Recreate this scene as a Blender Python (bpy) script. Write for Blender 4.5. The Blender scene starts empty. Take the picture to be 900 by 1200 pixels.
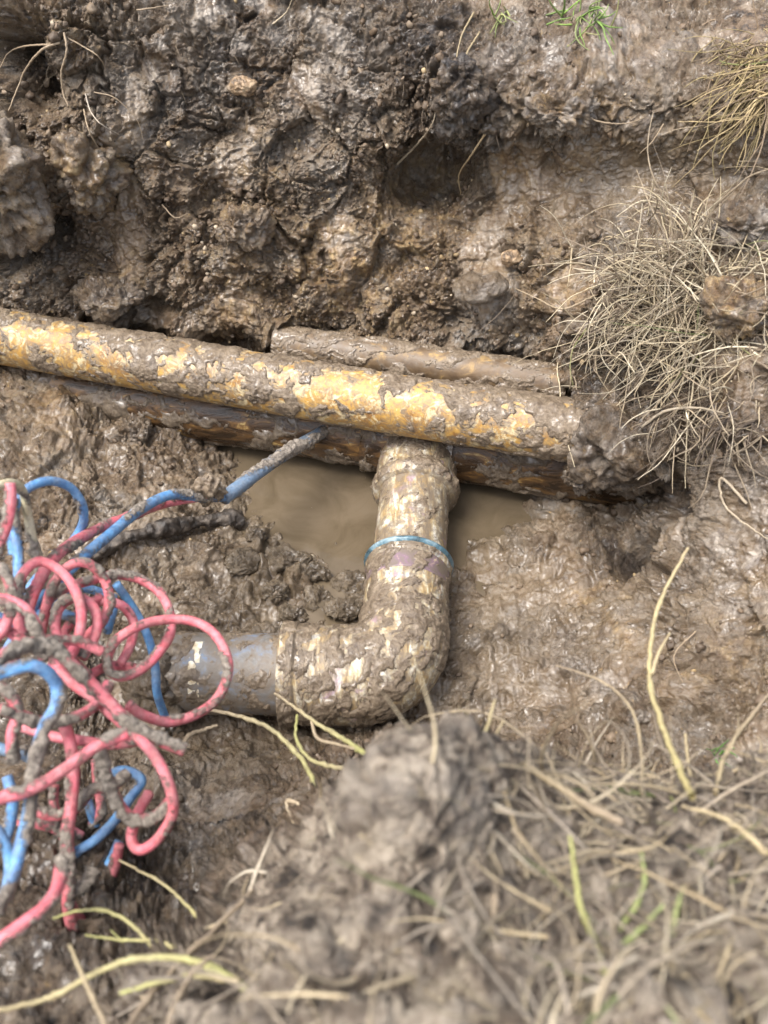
import bpy, math, random
import numpy as np
from mathutils import Vector

rnd = random.Random(7)
rng = np.random.default_rng(11)
scene = bpy.context.scene
COL = scene.collection
F32 = np.float32

# ------------------------------------------------------------------ camera
PITCH = math.radians(50.0)
FPX = 1086.0
CAM = np.array([0.0, 0.0, 1.0])
FWD = np.array([0, math.cos(PITCH), -math.sin(PITCH)])
UP = np.array([0, math.sin(PITCH), math.cos(PITCH)])
RIGHT = np.array([1.0, 0, 0])
cd = bpy.data.cameras.new('camera')
cam = bpy.data.objects.new('camera', cd)
COL.objects.link(cam)
cam.location = CAM
cam.rotation_euler = (math.pi / 2 - PITCH, 0, 0)
cd.sensor_fit = 'VERTICAL'
cd.sensor_height = 24.0
cd.lens = 24.0 * FPX / 1200.0
cd.clip_start = 0.02
cd.clip_end = 500.0
cd.dof.use_dof = True
cd.dof.focus_distance = 1.38
cd.dof.aperture_fstop = (cd.lens / 1000.0) / 0.0080
scene.camera = cam

# ------------------------------------------------------------------ sky, sun, exposure (bright overcast day)
SUN_EL, SUN_AZ = math.radians(66), math.radians(255)
world = bpy.data.worlds.new('World')
scene.world = world
world.use_nodes = True
wn = world.node_tree
bg = wn.nodes['Background']
sky = wn.nodes.new('ShaderNodeTexSky')
sky.sky_type = 'NISHITA'
sky.sun_disc = False
sky.sun_elevation = SUN_EL
sky.sun_rotation = SUN_AZ
sky.dust_density = 4.0
sky.ozone_density = 1.0
hs = wn.nodes.new('ShaderNodeHueSaturation')
hs.inputs['Saturation'].default_value = 0.46
wn.links.new(sky.outputs[0], hs.inputs['Color'])
wn.links.new(hs.outputs[0], bg.inputs['Color'])
bg.inputs['Strength'].default_value = 0.14
sl = bpy.data.lights.new('sun', 'SUN')
sl.energy = 1.2
sl.angle = math.radians(28)
sl.color = (1.0, 0.96, 0.90)
sun = bpy.data.objects.new('sun', sl)
COL.objects.link(sun)
sd = Vector((math.sin(SUN_AZ) * math.cos(SUN_EL), math.cos(SUN_AZ) * math.cos(SUN_EL), math.sin(SUN_EL)))
sun.rotation_euler = sd.to_track_quat('Z', 'Y').to_euler()
sun.location = (0, 0, 5)
scene.view_settings.view_transform = 'Standard'
scene.view_settings.look = 'None'
scene.view_settings.gamma = 1.0
scene.view_settings.use_curve_mapping = False
scene.view_settings.exposure = 1.58
scene.cycles.max_bounces = 6

# ------------------------------------------------------------------ helpers: points on sight lines, noise, meshes
def ray(px, py):
    return FWD + (px - 450) / FPX * RIGHT + (600 - py) / FPX * UP
def PD(px, py, d):
    return CAM + ray(px, py) * d
def PZ(px, py, z):
    r = ray(px, py)
    return CAM + r * ((z - CAM[2]) / r[2])
def PY(px, py, y):
    r = ray(px, py)
    return CAM + r * ((y - CAM[1]) / r[1])

PERM = np.random.default_rng(3).permutation(256).astype(np.int32)
PERM = np.concatenate([PERM, PERM, PERM])
GR = np.random.default_rng(4).normal(size=(256, 3)).astype(F32)
GR /= np.linalg.norm(GR, axis=1, keepdims=True)

def perlin(P):
    P = P.astype(F32)
    i = np.floor(P).astype(np.int32)
    f = P - i
    u = f * f * f * (f * (f * 6 - 15) + 10)
    i &= 255
    res = None
    out = np.zeros(len(P), F32)
    for dx in (0, 1):
        wx = u[:, 0] if dx else 1 - u[:, 0]
        hx = PERM[i[:, 0] + dx]
        for dy in (0, 1):
            wy = u[:, 1] if dy else 1 - u[:, 1]
            hy = PERM[hx + ((i[:, 1] + dy) & 255)]
            for dz in (0, 1):
                wz = u[:, 2] if dz else 1 - u[:, 2]
                g = GR[PERM[hy + ((i[:, 2] + dz) & 255)]]
                out += wx * wy * wz * (g[:, 0] * (f[:, 0] - dx) + g[:, 1] * (f[:, 1] - dy) + g[:, 2] * (f[:, 2] - dz))
    return out * 1.6

def fbm(P, freq, octs, gain=0.5, lac=2.03, off=0.0):
    o = np.zeros(len(P), F32)
    a = 1.0
    for k in range(octs):
        o += a * perlin(P * freq + off + k * 17.3)
        a *= gain
        freq *= lac
    return o

def turb(P, freq, octs, gain=0.5, lac=2.03, off=0.0):
    """creased noise: 0 in the creases, lumps between"""
    o = np.zeros(len(P), F32)
    a = 1.0
    for k in range(octs):
        o += a * np.abs(perlin(P * freq + off + k * 9.7))
        a *= gain
        freq *= lac
    return o

def worley(P, freq, off=0.0):
    Q = (P * freq + off).astype(F32)
    i = np.floor(Q).astype(np.int32)
    f = Q - i
    f1 = np.full(len(P), 9, F32)
    f2 = np.full(len(P), 9, F32)
    J = np.random.default_rng(5).random((256, 3)).astype(F32)
    for dx in (-1, 0, 1):
        hx = PERM[(i[:, 0] + dx) & 255]
        for dy in (-1, 0, 1):
            hy = PERM[hx + ((i[:, 1] + dy) & 255)]
            for dz in (-1, 0, 1):
                j = J[PERM[hy + ((i[:, 2] + dz) & 255)]]
                d = (j[:, 0] + dx - f[:, 0]) ** 2 + (j[:, 1] + dy - f[:, 1]) ** 2 + (j[:, 2] + dz - f[:, 2]) ** 2
                f2 = np.minimum(f2, np.maximum(f1, d))
                f1 = np.minimum(f1, d)
    return np.sqrt(f1), np.sqrt(f2)

def facets(P, freq, off=0.0):
    """broken chunks: every cell of the ground gets a face of its own tilt and height"""
    Q = (P * freq + off).astype(F32)
    i = np.floor(Q).astype(np.int32)
    f = Q - i
    f1 = np.full(len(P), 9, F32)
    f2 = np.full(len(P), 9, F32)
    val = np.zeros(len(P), F32)
    J = np.random.default_rng(6).random((256, 3)).astype(F32)
    H = np.random.default_rng(8).uniform(-.5, .5, 256).astype(F32)
    for dx in (-1, 0, 1):
        hx = PERM[(i[:, 0] + dx) & 255]
        for dy in (-1, 0, 1):
            hy = PERM[hx + ((i[:, 1] + dy) & 255)]
            for dz in (-1, 0, 1):
                h = PERM[hy + ((i[:, 2] + dz) & 255)]
                j = J[h]
                ox, oy, oz = f[:, 0] - dx - j[:, 0], f[:, 1] - dy - j[:, 1], f[:, 2] - dz - j[:, 2]
                d = ox * ox + oy * oy + oz * oz
                g = GR[h]
                v = g[:, 0] * ox + g[:, 1] * oy + g[:, 2] * oz + H[h] * .6
                near = d < f1
                f2 = np.where(near, f1, np.minimum(f2, d))
                val = np.where(near, v, val)
                f1 = np.where(near, d, f1)
    crack = np.clip((np.sqrt(f2) - np.sqrt(f1)) / .11, 0, 1)
    return val * (0.35 + .65 * crack) - .50 * (1 - crack)

def sst(a, b, x):
    t = np.clip((x - a) / (b - a), 0, 1)
    return t * t * (3 - 2 * t)

def mesh_obj(name, V, Fc, mat, parent=None, attrs=None, smooth=True):
    """one mesh object from arrays; Fc is (m,k) ints"""
    V = np.asarray(V, F32)
    Fc = np.asarray(Fc, np.int32)
    m, k = Fc.shape
    me = bpy.data.meshes.new(name)
    me.vertices.add(len(V))
    me.vertices.foreach_set('co', V.ravel())
    me.loops.add(m * k)
    me.loops.foreach_set('vertex_index', Fc.ravel())
    me.polygons.add(m)
    me.polygons.foreach_set('loop_start', np.arange(0, m * k, k, dtype=np.int32))
    me.polygons.foreach_set('use_smooth', np.full(m, smooth))
    me.update(calc_edges=True)
    for an, av in (attrs or {}).items():
        av = np.asarray(av, F32)
        if av.ndim == 1:
            a = me.attributes.new(an, 'FLOAT', 'POINT')
            a.data.foreach_set('value', av)
        else:
            a = me.attributes.new(an, 'FLOAT_COLOR', 'POINT')
            if av.shape[1] == 3:
                av = np.concatenate([av, np.ones((len(av), 1), F32)], 1)
            a.data.foreach_set('color', av.ravel())
    if mat:
        me.materials.append(mat)
    o = bpy.data.objects.new(name, me)
    COL.objects.link(o)
    if parent:
        o.parent = parent
    return o

def empty(name, loc=(0, 0, 0)):
    o = bpy.data.objects.new(name, None)
    o.empty_display_size = 0.02
    o.location = loc
    COL.objects.link(o)
    return o

def tag(o, label, cat, group=None, kind=None):
    o['label'] = label
    if cat:
        o['category'] = cat
    if group:
        o['group'] = group
    if kind:
        o['kind'] = kind
    return o

def catmull(pts, n):
    """n samples, even in length, on a smooth curve through pts"""
    P = np.asarray(pts, float)
    P = np.vstack([2 * P[0] - P[1], P, 2 * P[-1] - P[-2]])
    out = []
    for k in range(1, len(P) - 2):
        p0, p1, p2, p3 = P[k - 1], P[k], P[k + 1], P[k + 2]
        for t in np.linspace(0, 1, 16, endpoint=False):
            out.append(0.5 * (2 * p1 + (p2 - p0) * t + (2 * p0 - 5 * p1 + 4 * p2 - p3) * t * t + (3 * p1 - p0 - 3 * p2 + p3) * t ** 3))
    out.append(P[-2])
    out = np.array(out)
    L = np.concatenate([[0], np.cumsum(np.linalg.norm(np.diff(out, axis=0), axis=1))])
    s = np.linspace(0, L[-1], n)
    return np.stack([np.interp(s, L, out[:, c]) for c in range(out.shape[1])], 1), s

def frames(C):
    T = np.gradient(C, axis=0)
    T /= np.linalg.norm(T, axis=1, keepdims=True) + 1e-12
    N = np.zeros_like(T)
    a = np.array([0, 0, 1.0]) if abs(T[0][2]) < 0.9 else np.array([0, 1.0, 0])
    n = a - T[0] * a.dot(T[0])
    N[0] = n / np.linalg.norm(n)
    for k in range(1, len(T)):
        n = N[k - 1] - T[k] * N[k - 1].dot(T[k])
        N[k] = n / (np.linalg.norm(n) + 1e-12)
    B = np.cross(T, N)
    return T, N, B

def tube_grid(C, R, sides):
    """vertices (len(C)*sides), outward directions, quads; R is scalar, (n,) or (n,sides)"""
    T, N, B = frames(C)
    th = np.linspace(0, 2 * np.pi, sides, endpoint=False)
    D = N[:, None, :] * np.cos(th)[None, :, None] + B[:, None, :] * np.sin(th)[None, :, None]
    R = np.asarray(R, float)
    if R.ndim == 0:
        R = np.full((len(C), sides), float(R))
    elif R.ndim == 1:
        R = np.repeat(R[:, None], sides, 1)
    V = C[:, None, :] + D * R[..., None]
    n = len(C)
    a = np.arange(n - 1)[:, None] * sides + np.arange(sides)[None, :]
    b = np.arange(n - 1)[:, None] * sides + (np.arange(sides)[None, :] + 1) % sides
    Q = np.stack([a, b, b + sides, a + sides], -1).reshape(-1, 4)
    return V.reshape(-1, 3), D.reshape(-1, 3), Q, th

def cap_quads(n, sides, V):
    """close both tube ends with fans folded into quads (last index repeated is avoided by a centre vertex)"""
    c0 = len(V)
    V2 = np.vstack([V, V[:sides].mean(0), V[-sides:].mean(0)])
    q = []
    base = (n - 1) * sides
    for k in range(0, sides, 2):
        q.append((c0, (k + 2) % sides, (k + 1) % sides, k))
        q.append((c0 + 1, base + k, base + (k + 1) % sides, base + (k + 2) % sides))
    return V2, np.array(q)

# ------------------------------------------------------------------ materials
class NT:
    def __init__(s, name):
        s.m = bpy.data.materials.new(name)
        s.m.use_nodes = True
        s.t = s.m.node_tree
        s.b = s.t.nodes['Principled BSDF']
        s.tc = s.t.nodes.new('ShaderNodeTexCoord')
    def n(s, typ, **kw):
        nd = s.t.nodes.new(typ)
        for k, v in kw.items():
            setattr(nd, k, v)
        return nd
    def l(s, a, b):
        s.t.links.new(a, b)
    def noise(s, scale, detail=6, rough=0.55, dist=0.0, vec=None, off=None):
        nd = s.n('ShaderNodeTexNoise')
        nd.inputs['Scale'].default_value = scale
        nd.inputs['Detail'].default_value = detail
        nd.inputs['Roughness'].default_value = rough
        nd.inputs['Distortion'].default_value = dist
        v = vec or s.tc.outputs['Object']
        if off is not None:
            mp = s.n('ShaderNodeMapping')
            mp.inputs['Location'].default_value = off
            s.l(v, mp.inputs['Vector'])
            v = mp.outputs[0]
        s.l(v, nd.inputs['Vector'])
        return nd.outputs['Fac']
    def ramp(s, fac, stops):
        r = s.n('ShaderNodeValToRGB')
        e = r.color_ramp.elements
        while len(e) < len(stops):
            e.new(0.5)
        for k, (p, c) in enumerate(stops):
            e[k].position = p
            e[k].color = (*c, 1) if len(c) == 3 else c
        s.l(fac, r.inputs[0])
        return r.outputs[0]
    def val(s, fac, a, b, lo=0.0, hi=1.0):
        r = s.n('ShaderNodeMapRange')
        r.inputs[1].default_value, r.inputs[2].default_value = a, b
        r.inputs[3].default_value, r.inputs[4].default_value = lo, hi
        s.l(fac, r.inputs[0])
        return r.outputs[0]
    def mix(s, fac, a, b, mode='MIX'):
        m = s.n('ShaderNodeMix', data_type='RGBA', blend_type=mode)
        for sock, v in ((m.inputs[0], fac), (m.inputs[6], a), (m.inputs[7], b)):
            if isinstance(v, (tuple, list)):
                sock.default_value = (*v, 1)
            elif isinstance(v, (int, float)):
                sock.default_value = v
            else:
                s.l(v, sock)
        return m.outputs[2]
    def math(s, op, a, b=0.0):
        m = s.n('ShaderNodeMath', operation=op)
        for sock, v in ((m.inputs[0], a), (m.inputs[1], b)):
            if isinstance(v, (int, float)):
                sock.default_value = v
            else:
                s.l(v, sock)
        return m.outputs[0]
    def attr(s, name):
        a = s.n('ShaderNodeAttribute', attribute_name=name)
        return a
    def bump(s, hs, dist=0.002, strength=1.0):
        prev = None
        for h, d in hs:
            b = s.n('ShaderNodeBump')
            b.inputs['Distance'].default_value = d
            b.inputs['Strength'].default_value = strength
            s.l(h, b.inputs['Height'])
            if prev:
                s.l(prev, b.inputs['Normal'])
            prev = b.outputs[0]
        s.l(prev, s.b.inputs['Normal'])
    def out(s, col=None, rough=None, **kw):
        for sock, v in (('Base Color', col), ('Roughness', rough)):
            if v is None:
                continue
            if isinstance(v, (tuple, list)):
                s.b.inputs[sock].default_value = (*v, 1)
            elif isinstance(v, (int, float)):
                s.b.inputs[sock].default_value = v
            else:
                s.l(v, s.b.inputs[sock])
        for k, v in kw.items():
            s.b.inputs[k.replace('_', ' ')].default_value = v
        return s.m

MUD_D = (0.032, 0.023, 0.016)
MUD_M = (0.135, 0.090, 0.053)
MUD_L = (0.205, 0.156, 0.106)
MUD_G = (0.245, 0.215, 0.183)
CLAY = (0.40, 0.27, 0.115)

def soil_col(k, vec=None):
    """mottled earth: dark humus, brown, tan clay, grey smears"""
    n1 = k.noise(9, 6, 0.6, 0.6, vec)
    n2 = k.noise(45, 7, 0.62, 0.8, vec, (3, 1, 7))
    n3 = k.noise(170, 5, 0.6, 0.3, vec, (9, 4, 2))
    v = k.math('ADD', k.math('MULTIPLY', n1, 0.50), k.math('ADD', k.math('MULTIPLY', n2, 0.38), k.math('MULTIPLY', n3, 0.25)))
    c = k.ramp(v, [(0.44, MUD_D), (0.52, MUD_M), (0.60, MUD_L), (0.70, MUD_G)])
    spk = k.val(k.noise(120, 3, 0.5, 0.2, vec, (1, 8, 3)), 0.66, 0.72)
    zone = k.val(k.noise(14, 3, 0.5, 0.0, vec, (5, 5, 1)), 0.50, 0.62)
    c = k.mix(k.math('MULTIPLY', spk, zone), c, CLAY)
    return c, n2, n3

def mat_ground():
    k = NT('soil')
    c, n2, n3 = soil_col(k)
    z = k.attr('zone')
    sep = k.n('ShaderNodeSeparateColor')
    k.l(z.outputs['Color'], sep.inputs[0])
    wet, org_shade, clay = sep.outputs[0], sep.outputs[1], sep.outputs[2]
    grey = z.outputs['Alpha']
    mudc = k.ramp(k.noise(22, 7, 0.6, 1.0, None, (2, 2, 2)), [(0.32, (0.058, 0.041, 0.025)), (0.50, (0.125, 0.093, 0.059)), (0.68, (0.205, 0.160, 0.108))])
    c = k.mix(wet, c, mudc)
    clayc = k.ramp(k.noise(60, 6, 0.6, 0.6, None, (7, 2, 1)), [(0.38, (0.14, 0.080, 0.04)), (0.52, (0.29, 0.185, 0.082)), (0.66, (0.50, 0.36, 0.18))])
    c = k.mix(k.math('MULTIPLY', clay, k.val(k.noise(35, 6, 0.65, 0.5, None, (4, 2, 8)), 0.42, 0.60)), c, clayc)
    org_shade_c = k.ramp(k.noise(80, 6, 0.6, 0.5, None, (1, 2, 9)), [(0.4, (0.018, 0.013, 0.010)), (0.6, (0.055, 0.040, 0.030)), (0.75, (0.11, 0.085, 0.065))])
    c = k.mix(k.math('MULTIPLY', org_shade, k.val(k.noise(30, 6, 0.65, 0.5, None, (8, 6, 8)), 0.34, 0.55)), c, org_shade_c)
    gc = k.ramp(k.noise(50, 6, 0.6, 1.2, None, (3, 6, 9)), [(0.38, (0.13, 0.105, 0.085)), (0.60, (0.33, 0.285, 0.235))])
    dry = k.attr('dry').outputs['Fac']
    dc = k.ramp(k.noise(46, 7, 0.65, 0.8, None, (1, 7, 9)), [(0.38, (0.030, 0.023, 0.018)), (0.47, (0.160, 0.122, 0.088)), (0.58, (0.39, 0.325, 0.25))])
    c = k.mix(dry, c, dc)
    c = k.mix(k.math('MULTIPLY', grey, k.val(k.noise(18, 6, 0.6, 1.5, None, (6, 6, 2)), 0.45, 0.60)), c, gc)
    r = k.math('ADD', k.math('MULTIPLY', dry, .3), k.math('SUBTRACT', k.val(k.noise(40, 5, 0.6, 0.4, None, (6, 1, 4)), 0.35, 0.66, 0.16, 0.55), k.math('MULTIPLY', wet, 0.12)))
    slick = k.attr('slick').outputs['Fac']
    inv = k.val(slick, 0, 1, 1.0, 0.12)
    k.bump([(k.math('MULTIPLY', n2, inv), 0.009), (k.math('MULTIPLY', n3, inv), 0.0055), (k.math('MULTIPLY', k.noise(520, 4, 0.65, 0.0), inv), 0.0020)])
    cw = k.math('MULTIPLY', k.val(k.noise(26, 6, 0.6, 0.8, None, (2, 9, 4)), 0.44, 0.62, 0.05, 0.80), k.val(dry, 0, 1, 1.0, 0.0))
    k.l(cw, k.b.inputs['Coat Weight'])
    k.b.inputs['Coat Roughness'].default_value = 0.11
    k.b.inputs['Coat IOR'].default_value = 1.45
    cb = k.n('ShaderNodeBump')
    cb.inputs['Distance'].default_value = 0.0016
    k.l(k.noise(90, 4, 0.5, 0.6, None, (4, 4, 4)), cb.inputs['Height'])
    k.l(cb.outputs[0], k.b.inputs['Coat Normal'])
    return k.out(c, r, Specular_IOR_Level=0.4)

def mat_mud(name='mud_crust', wet=0.0, pale=0.0):
    k = NT(name)
    n2 = k.noise(55, 7, 0.62, 0.8)
    n3 = k.noise(230, 5, 0.6, 0.2, None, (1, 2, 3))
    v = k.math('ADD', k.math('MULTIPLY', n2, 0.6), k.math('MULTIPLY', n3, 0.4))
    s = 1.0 - 0.35 * wet + 0.35 * pale
    c = k.ramp(v, [(0.34, tuple(x * s for x in (0.080, 0.055, 0.036))), (0.50, tuple(x * s for x in (0.180, 0.136, 0.092))), (0.66, tuple(x * s for x in (0.285, 0.225, 0.160)))])
    r = k.val(k.noise(70, 4, 0.6), 0.35, 0.7, 0.26 - 0.08 * wet, 0.58 - 0.22 * wet)
    k.bump([(n2, 0.004), (n3, 0.0022), (k.noise(700, 3, 0.6), 0.0007)])
    k.l(k.val(k.noise(34, 5, 0.6, 0.6, None, (5, 9, 4)), 0.42, 0.60, 0.0, 0.8), k.b.inputs['Coat Weight'])
    k.b.inputs['Coat Roughness'].default_value = 0.16
    return k.out(c, r, Specular_IOR_Level=0.4)

def mat_yellow():
    k = NT('yellow_pipe_plastic')
    n1 = k.noise(26, 7, 0.65, 0.8)
    n2 = k.noise(110, 6, 0.65, 1.0, None, (3, 3, 1))
    c = k.ramp(n1, [(0.36, (0.24, 0.115, 0.030)), (0.47, (0.44, 0.245, 0.058)), (0.62, (0.52, 0.32, 0.085))])
    c = k.mix(k.val(k.noise(48, 7, 0.7, 1.0, None, (7, 3, 2)), 0.51, 0.58, 0, .9), c, (0.66, 0.55, 0.33))
    c = k.mix(k.val(k.noise(70, 7, 0.72, 1.4, None, (3, 3, 1)), 0.42, 0.66, 0, 1.0), c, (0.19, 0.135, 0.085))
    c = k.mix(k.math('MULTIPLY', k.attr('film').outputs['Fac'], k.val(k.noise(120, 6, 0.7, 0.8, None, (2, 6, 1)), 0.30, 0.62, 0.25, 1.0)), c, (0.165, 0.130, 0.094))
    r = k.val(n2, 0.3, 0.7, 0.32, 0.6)
    k.bump([(n2, 0.0012), (k.noise(400, 3), 0.0004)])
    return k.out(c, r)

def mat_dark_pipe():  # yellow plastic, dark from silt and from overhang shade painted into its colour
    k = NT('silt_and_shade_yellow_plastic')
    v = k.n('ShaderNodeMapping')
    v.inputs['Scale'].default_value = (0.35, 1.4, 1.4)
    k.l(k.tc.outputs['Object'], v.inputs[0])
    n1 = k.noise(38, 6, 0.65, 1.2, v.outputs[0])
    c = k.ramp(n1, [(0.40, (0.032, 0.019, 0.010)), (0.53, (0.085, 0.046, 0.020)), (0.62, (0.20, 0.105, 0.032)), (0.68, (0.46, 0.33, 0.13))])
    k.bump([(n1, 0.002), (k.noise(300, 4), 0.0006)])
    return k.out(c, k.val(n1, 0.4, 0.7, 0.22, 0.5))

def mat_branch():
    """cream drain plastic with yellow, orange and violet cement stains"""
    k = NT('stained_cream_plastic')
    v = k.n('ShaderNodeMapping')
    v.inputs['Rotation'].default_value = (0.2, 0.3, 0.9)
    v.inputs['Scale'].default_value = (2.2, 0.5, 1.2)
    k.l(k.tc.outputs['Object'], v.inputs[0])
    n1 = k.noise(40, 6, 0.65, 0.8, v.outputs[0])
    n2 = k.noise(24, 5, 0.6, 0.8, None, (4, 1, 2))
    c = k.ramp(n1, [(0.36, (0.16, 0.115, 0.07)), (0.45, (0.33, 0.225, 0.10)), (0.54, (0.52, 0.44, 0.29)), (0.64, (0.68, 0.65, 0.57))])
    c = k.mix(k.val(n2, 0.60, 0.66, 0, 0.75), c, (0.30, 0.19, 0.27))
    c = k.mix(k.val(k.noise(30, 5, 0.6, 0.9, None, (9, 4, 5)), 0.62, 0.68, 0, 0.6), c, (0.34, 0.42, 0.50))
    c = k.mix(k.val(k.noise(75, 7, 0.72, 1.2, None, (5, 3, 1)), 0.44, 0.64, 0, 1.0), c, (0.19, 0.152, 0.112))
    c = k.mix(k.math('MULTIPLY', k.attr('film').outputs['Fac'], k.val(k.noise(120, 6, 0.7, 0.8, None, (2, 6, 1)), 0.30, 0.62, 0.25, 1.0)), c, (0.165, 0.130, 0.094))
    k.bump([(n1, 0.0015), (k.noise(350, 3), 0.0005)])
    return k.out(c, 0.42)

def mat_simple(name, stops, scale=60, rough=(0.35, 0.6), bump=0.001, dist=0.5, **kw):
    k = NT(name)
    n = k.noise(scale, 6, 0.62, dist)
    c = k.ramp(n, stops)
    c = k.mix(k.math('MULTIPLY', k.attr('film').outputs['Fac'], k.val(k.noise(120, 6, 0.7, 0.8, None, (2, 6, 1)), 0.30, 0.62, 0.2, 1.0)), c, (0.165, 0.130, 0.094))
    k.bump([(n, bump), (k.noise(scale * 6, 3), bump * 0.4)])
    return k.out(c, k.val(n, 0.35, 0.7, rough[0], rough[1]), **kw)

def mat_cable(name, base, light):
    """plastic sheath with clinging mud where the 'mud' attribute is high"""
    k = NT(name)
    n1 = k.noise(90, 5, 0.6, 0.4)
    c = k.ramp(n1, [(0.35, base), (0.65, light)])
    a = k.attr('mud').outputs['Fac']
    n2 = k.noise(330, 6, 0.68, 0.4, None, (2, 5, 1))
    m = k.val(k.math('ADD', a, k.math('MULTIPLY', k.math('SUBTRACT', n2, 0.5), 1.1)), 0.30, 0.62)
    m = k.math('MAXIMUM', m, k.val(k.noise(60, 5, .6, .3, None, (8, 1, 1)), .3, .7, .10, .55))
    mc = k.ramp(k.noise(210, 6, 0.65, 0.3), [(0.33, (0.085, 0.068, 0.054)), (0.5, (0.23, 0.195, 0.158)), (0.68, (0.40, 0.35, 0.29))])
    c2 = k.mix(m, c, mc)
    r = k.math('ADD', k.math('MULTIPLY', m, 0.40), 0.34)
    k.bump([(k.math('MULTIPLY', n2, m), 0.0035), (k.noise(900, 2), 0.0003)])
    return k.out(c2, r)

def mat_attrcol(name, rough=0.65, scale=150, var=0.5):
    """each strand's own colour, with mottling and mud specks"""
    k = NT(name)
    a = k.attr('col').outputs['Color']
    n = k.noise(scale, 5, 0.6, 0.3)
    c = k.mix(k.val(n, 0.30, 0.70, 0.0, 1.0), k.mix(1.0, a, (0.62, 0.58, 0.55), 'MULTIPLY'), a)
    c = k.mix(k.val(k.noise(scale * 0.4, 4, 0.65, 0.3, None, (3, 3, 3)), 0.55, 0.68, 0, var), c, (0.10, 0.078, 0.060))
    k.bump([(n, 0.0012)])
    return k.out(c, rough)

M = {}
M['soil'] = mat_ground()
M['mud'] = mat_mud('mud_crust', 0.0, 0.0)
M['mudwet'] = mat_mud('wet_mud_crust', 0.6)
M['mudpale'] = mat_mud('drying_mud', 0.0, 0.6)
M['yellow'] = mat_yellow()
M['darkpipe'] = mat_dark_pipe()
M['branch'] = mat_branch()
M['thin'] = mat_simple('rusty_orange_plastic', [(0.36, (0.085, 0.055, 0.032)), (0.55, (0.15, 0.098, 0.052)), (0.68, (0.36, 0.235, 0.09))], 40, (0.42, 0.65))
M['bluegrey'] = mat_simple('blue_grey_plastic', [(0.36, (0.13, 0.115, 0.095)), (0.52, (0.20, 0.195, 0.19)), (0.66, (0.15, 0.22, 0.33))], 40, (0.45, 0.6), 0.0012)
M['ring'] = mat_simple('blue_rubber_seal', [(0.38, (0.04, 0.065, 0.075)), (0.52, (0.075, 0.15, 0.19)), (0.68, (0.26, 0.34, 0.37))], 50, (0.25, 0.45))
M['primer'] = mat_simple('violet_primer', [(0.42, (0.15, 0.118, 0.088)), (0.51, (0.165, 0.122, 0.115)), (0.57, (0.185, 0.115, 0.150)), (0.66, (0.42, 0.34, 0.21))], 45, (0.35, 0.55))
M['cream'] = mat_simple('scraped_cream_plastic', [(0.36, (0.36, 0.26, 0.13)), (0.52, (0.66, 0.58, 0.42)), (0.64, (0.80, 0.78, 0.70))], 70, (0.4, 0.6))
M['red'] = mat_cable('red_sheath', (0.64, 0.085, 0.125), (0.76, 0.20, 0.25))
M['blue'] = mat_cable('blue_sheath', (0.050, 0.20, 0.47), (0.11, 0.36, 0.68))
M['bluedull'] = mat_cable('dull_blue_sheath', (0.09, 0.17, 0.27), (0.14, 0.26, 0.42))
M['creamcable'] = mat_cable('cream_sheath', (0.55, 0.46, 0.26), (0.75, 0.68, 0.48))
M['blackcable'] = mat_simple('black_rotten_wood', [(0.38, (0.02, 0.016, 0.013)), (0.55, (0.06, 0.047, 0.036)), (0.7, (0.17, 0.14, 0.11))], 60, (0.4, 0.7), 0.003)
M['strand'] = mat_attrcol('dry_stem')
M['root'] = mat_attrcol('root_bark', 0.6, 200, 0.35)
M['crumb'] = mat_attrcol('soil_crumb', 0.6, 260, 0.3)
M['stone'] = mat_simple('tan_stone', [(0.40, (0.10, 0.07, 0.045)), (0.52, (0.30, 0.20, 0.115)), (0.66, (0.44, 0.33, 0.21))], 60, (0.4, 0.7), 0.003)
k = NT('murky_water')
k.bump([(k.noise(16, 3, 0.5), 0.0012), (k.noise(70, 2, 0.5), 0.0003)])
M['water'] = k.out(k.ramp(k.noise(14, 6, 0.6, 1.0), [(0.35, (0.090, 0.068, 0.042)), (0.65, (0.130, 0.100, 0.066))]), 0.04, IOR=1.33)
k = NT('lawn_turf')
k.bump([(k.noise(60, 6, 0.7), 0.02)])
M['lawn'] = k.out(k.ramp(k.noise(7, 8, 0.7), [(0.35, (0.05, 0.065, 0.025)), (0.5, (0.10, 0.105, 0.045)), (0.65, (0.20, 0.17, 0.09))]), 0.8)

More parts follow.
